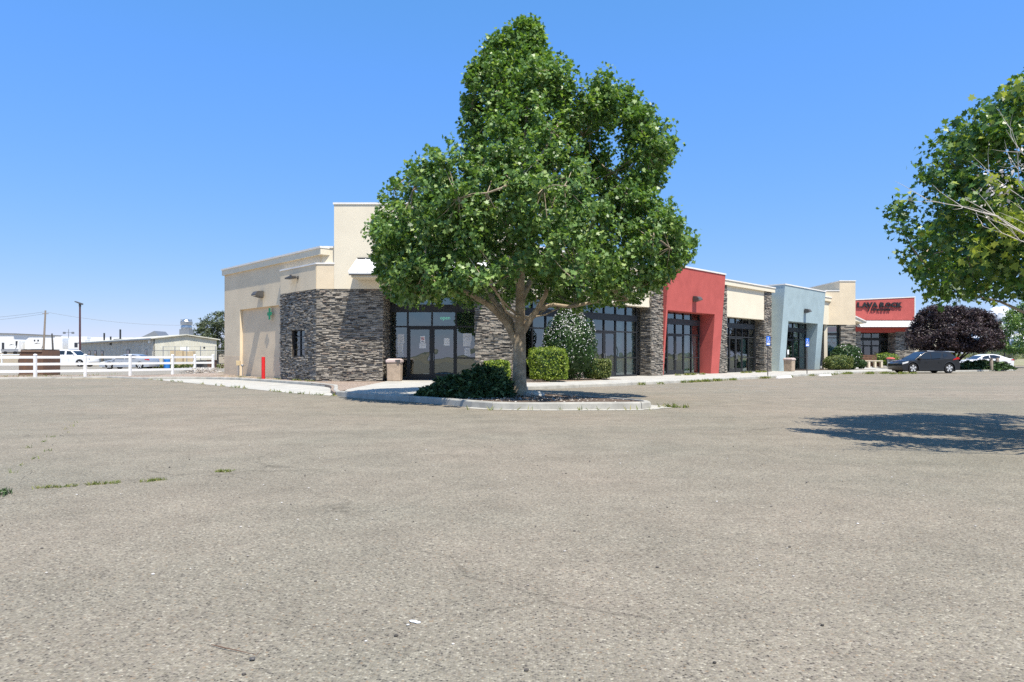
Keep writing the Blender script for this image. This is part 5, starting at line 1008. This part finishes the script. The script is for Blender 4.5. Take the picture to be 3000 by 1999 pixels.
for s_, w_, z0, z1 in ((2.3,.9,.9,2.05),(9.5,1.3,.4,2.1),(22.3,1.0,.3,2.05),(26,1.2,.9,2.1),(29.5,1.2,.5,2.1)):
    m = MB(); m.box(FA, s_, s_+w_, z0, z1, .03, .07); wo = m.build('window_frame', 'lamp', Bm, world=True); m = MB(); m.box(FA, s_+.1, s_+w_-.1, z0+.1, z1-.1, .07, .075); m.build('window_pane', 'cglass', wo, world=True)
m = MB(); m.prism(Fr(FB.p(5.9, 2.35, .03), FB.u, FB.n), [(.12*cos(a), .12*sin(a)) for a in np.linspace(0, 2*pi, 13)[:-1]], 0, .02); m.build('vent_hole', 'tyre', Bm, world=True)
for s_, z in ((.8,2.85),(18,2.8)): m = MB(); m.box(FA, s_, s_+.35, z, z+.3, .03, .25); m.build('floodlight', 'white' if s_ < 2 else 'lamp', Bm, world=True)
for s_, h_ in ((27,1.1),(23.5,.5),(18.6,1.4)): p0 = FA.p(s_, e, -1.2); m = MB(); m.tube([p0, p0+Vector((0,0,h_+.3))], .12, 8); m.build('flue_pipe', 'black', Bm, world=True)
m = MB(); m.box(FA, 17.5, 20.5, e-.1, e+.35, -1.6, -.8); m.build('roof_unit', 'lamp', Bm, world=True)
t = thing('roof_fan', 'large galvanised exhaust fan on the metal building roof', 'roof vent', (-41.3,84,3.5))
m = MB(); m.b(-.6,.6,-.6,.6,0,1.15); m.build('base', 'steel', t); m = MB(); m.lathe((0,0,1.15), [(.62,0),(.66,.25),(.6,.5),(.7,.55),(.72,.95),(.6,1.05),(.55,1.2),(.2,1.3)], 18); m.build('fan_drum', 'galv', t, smooth=True)
for i in range(8): m = MB(); a = 2*pi*i/8; m.b(.62*cos(a)-.05,.62*cos(a)+.05,.62*sin(a)-.05,.62*sin(a)+.05,2.1,2.4); m.build('lifting_lug', 'galv', t)
tt = thing('small_house', 'dark gabled roof peeking over the metal building left of the roof fan', 'building', (-55,102,0)); m = MB(); m.b(-1.3,1.3,-1,2,0,4.1); m.build('wall', 'metside', tt); m = MB(); m.prism(Fr((0,0,0),(1,0,0),(0,-1,0)), [(-1.5,4.1),(1.5,4.1),(.6,5.1)], -2, 1.3); m.build('roof', 'steel', tt)
# chain-link fence
cm, n, l, b = mk('chain_link'); n.remove(b); tr_ = N(n, 'ShaderNodeBsdfTransparent'); df = N(n, 'ShaderNodeBsdfDiffuse'); df.inputs[0].default_value = (.3,.3,.3,1); mx = N(n, 'ShaderNodeMixShader')
tc = N(n, 'ShaderNodeTexCoord'); mp = N(n, 'ShaderNodeMapping'); mp.inputs['Rotation'].default_value = (0, radians(45), 0); mp.inputs['Scale'].default_value = (16,16,16); l.new(tc.outputs['Object'], mp.inputs[0]); sx = N(n, 'ShaderNodeSeparateXYZ'); l.new(mp.outputs[0], sx.inputs[0])
fx = N(n, 'ShaderNodeMath', operation='FRACT'); fz = N(n, 'ShaderNodeMath', operation='FRACT'); l.new(sx.outputs[0], fx.inputs[0]); l.new(sx.outputs[2], fz.inputs[0]); mn = N(n, 'ShaderNodeMath', operation='MINIMUM'); l.new(fx.outputs[0], mn.inputs[0]); l.new(fz.outputs[0], mn.inputs[1])
lt = N(n, 'ShaderNodeMath', operation='LESS_THAN'); lt.inputs[1].default_value = .075; l.new(mn.outputs[0], lt.inputs[0]); l.new(lt.outputs[0], mx.inputs[0]); l.new(tr_.outputs[0], mx.inputs[1]); l.new(df.outputs[0], mx.inputs[2]); l.new(mx.outputs[0], n['Material Output'].inputs[0]); M['link'] = cm
def chain(label, y, x0, x1, h, posts, ext=0, mat='steel', r=.035):
    t = thing('chain_link_fence', label, 'fence', (x0, y, 0))
    for p in posts: m = MB(); m.tube([(p-x0,0,0),(p-x0,0,h+ext)], r, 7); m.build('post', mat, t)
    m = MB(); m.tube([(0,0,h),(x1-x0,0,h)], r*.8, 6); m.build('top_rail', mat, t)
    m = MB(); m.quad((0,0,.03),(x1-x0,0,.03),(x1-x0,0,h),(0,0,h)); m.build('mesh', 'link', t)
    if ext: m = MB(); m.tube([(posts[1]-x0,0,h+ext-.05),(x1-x0,0,h+ext-.05)], .012, 4); m.build('barbed_wire', mat, t)
chain('grey chain-link fence in front of the cream metal building', 67, -37.4, -29, 1.82, [-37.4,-35.3,-34.1,-32.9,-31.5,-30.0,-29], .42)
chain('tall dark chain-link fence along the field at the far right', 86, 58, 96, 2.0, list(np.arange(58, 97, 3.)), 0, 'lamp')
# things in the fenced yard
for x0, w_, h_, lb in ((-38.2,1.35,1.85,'left tan plywood cabinet against the metal building'),(-36.7,1.05,1.8,'right tan plywood cabinet against the metal building'),(-36.75+1.2,.5,1.2,None)):
    if lb is None: continue
    t = thing('cabinet', lb, 'cabinet', (x0, 74, 0)); m = MB(); m.b(0,w_,0,.6,.08,h_); m.build('carcass', 'cardb', t, bevel=.01)
    m = MB(); m.b(w_*.06,w_*.49,-.02,0,.15,h_-.07); m.build('cabinet_door', 'cardb', t); m = MB(); m.b(w_*.51,w_*.94,-.02,0,.15,h_-.07); m.build('cabinet_door', 'cardb', t)
m = MB(); m.lathe((0,0,0), [(.29,0),(.3,.02),(.29,.3),(.31,.32),(.29,.34),(.29,.62),(.31,.64),(.29,.66),(.3,.93),(.28,.95)], 20); tag(m.build('blue_drum', 'bluep', None, smooth=True, loc=(-34.5,66.2,0)), 'blue plastic drum standing in front of the chain-link fence', 'drum')
for px_, y, w_, h_, mt, lb, nm in ((572,60,.75,.8,'black','black storage tub, left of two behind the fence end','storage_tub'),(590,60,.7,.82,'lamp','black-brown storage tub, right of two behind the fence end','storage_tub'),(608,58,.55,.85,'wood','dark red storage tub behind the last white fence post','storage_tub')):
    X = (px_-1500)/1940*y; t = thing(nm, lb, 'tub', (X, y, 0)); m = MB(); m.hexa([(0,0,0),(w_,0,0),(w_,.5,0),(0,.5,0),(-.04,-.03,h_),(w_+.04,-.03,h_),(w_+.04,.53,h_),(-.04,.53,h_)]); m.build('tub_body', mt, t, bevel=.02); m = MB(); m.b(-.07,w_+.07,-.06,.56,h_,h_+.05); m.build('lid', mt, t)
P = np.array([(random.uniform(-22.6,-20.4), random.uniform(45.0,46.6), random.uniform(.05,.42)) for _ in range(800)]); o = leaves('dry_brush', P, .25, 'twig', None, tpl=BLADE, up=0, axis=RNG.normal(size=P.shape)); tag(o, kind='stuff')
P = np.array([(random.uniform(-37,-29), 66.5+random.uniform(-.3,.3), random.uniform(.02,.5)**1.3) for _ in range(1500)]); o = leaves('yard_weeds', P, .2, 'leafo', None, tpl=DIA, up=0, rnd=1.); tag(o, kind='stuff')
P = np.array([(-45+random.random()*20, 36.2+random.random()*4.5, .03+random.random()*.08) for _ in range(900)]); P[:, 1] += np.clip(P[:, 0]+29, 0, 8)*.9; o = leaves('verge_weeds', P, .13, 'grass', None, tpl=BLADE, up=0, axis=np.tile([0,0,1.], (900,1))); tag(o, kind='stuff')
# lamp post, utility pole and wires
t = thing('lamp_post', 'slim dark red-brown lamp post with an angled head behind the white pickup', 'lamp post', (-53.5,82,0))
m = MB(); m.tube([(0,0,0),(0,0,7.6)], [.13,.1], 10); m.build('pole', pm('maroon_paint', (.10,.045,.045), .5), t); m = MB(); m.tube([(0,0,7.4),(0,0,7.75)], .14, 8); m.build('bracket', 'lamp', t)
m = MB(); m.hexa([(-.55,-.2,7.95),(.28,-.2,7.6),(.28,.2,7.6),(-.55,.2,7.95),(-.55,-.2,8.05),(.28,-.2,7.78),(.28,.2,7.78),(-.55,.2,8.05)]); m.build('lamp_head', 'lamp', t)
t = thing('utility_pole', 'leaning grey wooden utility pole beyond the dumpster', 'utility pole', (-85,120,H(-85,120)))
m = MB(); m.tube([(0,0,-.2),(.45,0,9.2)], [.2,.13], 9); m.build('pole', 'woodl', t); m = MB(); m.b(-.1,1.0,-.05,.05,8.55,8.66); m.build('crossarm', 'woodl', t)
m = MB(); a = Vector((-84.6,120,9.3))
def wire(p, q, sag):
    p, q = Vector(p), Vector(q); m.tube([p.lerp(q, i/16)+Vector((0,0,-sag*4*(i/16)*(1-i/16))) for i in range(17)], .022, 4, cap=False)
wire(a, (-130,128,7.8), .8); wire(a, (-60,140,8.2), 1.2); wire((-85,120,8.9), (-130,129,7.3), .9); wire((-60,140,8.2), (-48,150,7.6), .4)
tag(m.build('overhead_wires', 'steel', None), 'thin overhead wires running from the leaning utility pole', 'wires')
t = thing('utility_pole', 'short dark pole just right of the leaning utility pole', 'utility pole', (-93.5,135,1)); m = MB(); m.tube([(0,0,0),(-.3,0,4.9)], [.2,.14], 7); m.build('pole', 'lamp', t)
# trailers
def trailer(name, label, x0, x1, y, z0, h, prof, dep=7.0, wins=(), stripes=True, cat='trailer', mat='white', grp='trailers parked in the far yard', door=None, swoosh=False, base=.6):
    t = thing(name, label, cat, ((x0+x1)/2, y, z0), 0, grp); w_ = x1-x0; f = Fr((0,0,0),(1,0,0),(0,-1,0))
    m = MB(); m.prism(f, [(-w_/2+a*w_, base+b*(h-base)) for a, b in prof], -dep, 0); m.build('body', mat, t, bevel=.05)
    m = MB(); m.b(-w_/2+.1, w_/2-.1, .1, dep-.1, .35, base); m.build('chassis', 'black', t)
    if stripes: m = MB(); m.b(-w_/2+.02, w_/2-.02, -.012, -.002, base+.05, base+.62); m.build('lower_panel', pm('trailer_grey', (.32,.33,.35), .5), t)
    for a, b, c, d_ in wins:
        m = MB(); m.b(-w_/2+a*w_, -w_/2+b*w_, -.03, -.004, c*h, d_*h); wo = m.build('window', 'cglass', t)
    if swoosh: m = MB(); m.prism(f, [(-w_*.05,h*.62),(w_*.1,h*.7),(w_*.22,h*.66),(w_*.3,h*.63),(w_*.15,h*.66),(w_*.05,h*.63)], .003, .012); m.prism(f, [(w_*.3,h*.3),(w_*.42,h*.5),(w_*.46,h*.9),(w_*.4,h*.95),(w_*.38,h*.55)], .003, .012); m.build('graphic', 'lamp', t)
    if door: a, b = door; m = MB(); m.b(-w_/2+a*w_, -w_/2+b*w_, -.04, -.004, base+.1, h*.86); m.build('door', mat, t, bevel=.02)
    for xx in (-w_*.28, w_*.28):
        m = MB(); m.lathe((xx, .15, .36), [(.2,-.12),(.36,-.12),(.36,.12),(.2,.12)], 14, 'y'); m.build('wheel', 'tyre', t)
    return t
G = H(-112,150)
trailer('travel_trailer', 'rounded white travel trailer at the left edge with a dark side window', -115.8,-111.8,150,G,3.3,[(.0,.1),(1,0),(1,.92),(.85,1),(.3,1),(.08,.75)],wins=((.06,.2,.35,.8),(.84,.93,.6,.9)),swoosh=True)
trailer('travel_trailer', 'white fifth-wheel trailer with swoosh graphic, second from the left', -111.5,-106.8,151.5,G,3.8,[(0,0),(1,0),(1,1),(.2,1),(.0,.78)],wins=((.45,.52,.78,.88),(.62,.7,.78,.88)),swoosh=True,door=(.1,.3))
trailer('cargo_trailer', 'plain white box trailer back beside the leaning utility pole', -106.6,-102.2,150.5,G,3.75,[(0,0),(1,0),(1,1),(0,1)],stripes=False)
trailer('travel_trailer', 'white camper with slide-out between the lamp post and the box trailer', -100.2,-96.5,149.5,G,3.5,[(0,0),(1,0),(1,.95),(.1,1),(0,.9)],wins=((.38,.58,.45,.75),),door=(.62,.85))
trailer('travel_trailer', 'white camper partly hidden behind the metal building end', -96.2,-92.5,151,G,3.4,[(0,0),(1,0),(1,1),(0,1)],wins=((.3,.5,.5,.75),))
trailer('travel_trailer', 'white camper roof showing behind the second trailer', -125,-119,174,H(-120,174),4.0,[(0,0),(1,0),(1,1),(0,1)])
trailer('travel_trailer', 'white camper roof showing behind the box trailer', -121.5,-113,176,H(-120,174),4.35,[(0,0),(1,0),(1,1),(0,1)],wins=((.3,.35,.6,.75),))
trailer('travel_trailer', 'long white camper roof row behind the lamp post', -112,-98,176,H(-110,174),4.1,[(0,0),(1,0),(1,1),(0,1)],wins=((.2,.3,.6,.75),(.5,.6,.6,.75)))
t = thing('warehouse', 'tall white metal warehouse at the left edge', 'building', (-160,190,H(-150,190))); m = MB(); m.b(-14,17,0,20,0,5.6); m.build('wall', 'wmetal', t); m = MB(); m.hexa([(-14.3,-.3,5.6),(17.4,-.3,5.6),(17.4,20,5.6),(-14.3,20,5.6),(-14.3,-.3,6.4),(17.4,-.3,5.75),(17.4,20,5.75),(-14.3,20,6.4)]); m.build('roof', 'steel', t)
m = MB(); m.b(-2,3,-.05,-.01,0,3.8); m.build('roller_door', 'trim', t)
t = thing('antenna_mast', 'thin mast with two floodlights above the trailers', 'mast', (-112.5,168,G)); m = MB(); m.tube([(0,0,0),(0,0,6.4)], .07, 6); m.build('mast', 'steel', t); m = MB(); m.b(-1.1,1.1,-.05,.05,5.5,5.6); m.build('crossbar', 'steel', t)
for a in (-1.1, 1.1): m = MB(); m.b(a-.25,a+.25,-.2,.2,5.25,5.75); m.build('floodlight', 'steel', t, bevel=.03)
# ================================================================= right side
def psign(label, x, y):
    t = thing('parking_sign', label, 'sign', (x, y, 0), 0, 'accessible parking signs'); f = Fr((0,0,0),(.9,.43,0),(.43,-.9,0))
    m = MB(); m.tube([(0,0,0),(0,0,2.3)], .028, 7); m.build('post', 'lamp', t); m = MB(); m.box(f,-.15,.15,1.82,2.34,.03,.036); m.build('sign_plate', 'bluesign', t)
    m = MB(); m.prism(f,[(.03*cos(a)-.01,2.25+.03*sin(a)) for a in np.linspace(0,2*pi,11)[:-1]],.036,.039); m.tube([f.p(-.01,2.22,.04),f.p(-.01,2.12,.04),f.p(.05,2.12,.04),f.p(.08,2.03,.04)],.013,5); m.tube([f.p(-.01+.075*cos(a),2.08+.075*sin(a),.04) for a in np.linspace(2.2,6.0,9)],.011,5)
    m.box(f,-.12,.12,1.86,1.95,.036,.039); m.box(f,-.13,.13,1.965,1.975,.036,.039); m.build('wheelchair_symbol','white',t); return t
psign('blue accessible parking sign on a dark post nearest the cream panel, by the stone pier', 14.35,37.15); psign('blue accessible parking sign on a dark post in front of the blue-grey shop', 18.4,41.3)
def stop(label, x, y):
    t = thing('wheel_stop', label, 'wheel stop', (x,y,.008), radians(45), 'concrete wheel stops'); m = MB(); m.hexa([(-.9,-.08,0),(.9,-.08,0),(.9,.08,0),(-.9,.08,0),(-.85,-.045,.13),(.85,-.045,.13),(.85,.045,.13),(-.85,.045,.13)]); m.build('stop_block', 'trim', t, bevel=.01); m = MB(); m.tube([(-.55,0,.13),(-.55,0,.14)], .02, 6); m.tube([(.55,0,.13),(.55,0,.14)], .02, 6); m.build('anchor_pin', 'steel', t)
stop('worn white wheel stop beside the nearer accessible parking sign', 15.0,36.5); stop('worn white wheel stop beside the farther accessible parking sign', 19.2,40.6)
for px_, y, h_, lb in ((2882,56.2,.85,'left weathered wooden post in the far juniper'),(2904,53.6,.95,'middle weathered wooden post in the far juniper, nearest the kerb'),(2922,57.2,.95,'right weathered wooden post in the far juniper')):
    m = MB(); m.lathe((0,0,0), [(.13,0),(.13,h_),(.11,h_+.03),(.01,h_+.035)], 14); tag(m.build('wooden_post', 'woodl', None, smooth=True, loc=((px_-1500)/1940*y, y, .1)), lb, 'post', 'wooden posts on the far island')
t = thing('bench', 'pale concrete bench with a brown slatted back outside the tap room', 'bench', (35.0,64.5,.118))
for a in (-.95,-.32,.28,.9): m = MB(); m.b(a-.09,a+.09,-.25,.25,0,.62); m.build('bench_upright','cream',t,bevel=.01)
m = MB(); m.b(-1.04,1.0,-.27,.27,.62,.7); m.build('seat','cream',t,bevel=.01); m = MB(); m.b(-.85,.8,.05,.1,.1,.5); m.build('back_panel','wood',t); m = MB(); 
for i in range(3): m.b(-1.4,.7,.3,.34,.7+i*.19,.86+i*.19)
m.b(-1.38,-1.3,.34,.4,0,1.25); m.b(.6,.68,.34,.4,0,1.25); m.build('backrest','wood',t)
for x, y, lb in ((33.6,65.2,'grey bin with a wide red lid left of the concrete bench'),(38.0,66.5,'grey bin with a wide red lid right of the bench, behind the dark car')):
    t = thing('litter_bin', lb, 'litter bin', (x,y,.118)); m = MB(); m.lathe((0,0,0),[(.26,0),(.3,.8),(.28,.82)],16); m.build('bin_body','steel',t,smooth=True); m = MB(); m.lathe((0,0,.82),[(.3,0),(.42,.02),(.4,.1),(.2,.17),(.01,.18)],16); m.build('bin_lid','pink',t,smooth=True)
t = thing('light_pole', 'thin black pole between the purple tree and the round green tree', 'pole', (59.5,80,0)); m = MB(); m.tube([(0,0,0),(0,0,3.1)], .07, 7); m.build('pole','black',t)
for i, (x, y, r_, h_) in enumerate(((66,92,2.2,1.4),(70.5,96,2.6,1.7),(76,93,2.2,1.3),(61.5,99,2.0,1.2))):
    shrub('field_bush', ['green bush beyond the far chain-link fence, second from the left','tallest green bush beyond the far chain-link fence','green bush beyond the far chain-link fence, nearest the right edge','smallest green bush beyond the far chain-link fence, leftmost'][i], 'bush', (x,y,0), (r_,1.4,h_), 900, .26, 'leafo', seed=i+3., stems=False, lump=.3, group='bushes beyond the far fence')
P = []; 
for i in range(340):
    x = random.uniform(-60, 420); y = random.uniform(240, 420); r_ = random.uniform(1.5, 4); q = RNG.normal(size=(22,3)); q /= np.linalg.norm(q, axis=1)[:, None]; P.append(q*np.array([r_*1.6, r_, r_*.55])+np.array([x, y, r_*.5]))
P = np.concatenate(P); tag(leaves('distant_woodland', P, 2.2, 'leafo', None, tpl=DIA, up=.5), kind='stuff')
# cumulus on the horizon: heaped puffs three kilometres off
m = MB(); D = 11500; rc = random.Random(4)
for i in range(70):
    u = rc.random(); px_ = 2868+u*150; top = 893+abs(u-.45)*75*(1 if u < .45 else .6); y = top+rc.random()**.7*(990-top); r_ = (14+rc.random()*16)*D/1940; m.blob(((px_-1500)/1940*D, D+rc.uniform(-200,200), CH-(y-HZ)/1940*D-r_*.6), (r_*1.15, r_*1.1, r_*.85), 10, .35, i*1.7)
tag(m.build('cloud', 'cloud', None, smooth=True), 'white heaped cloud low over the right horizon', 'cloud')
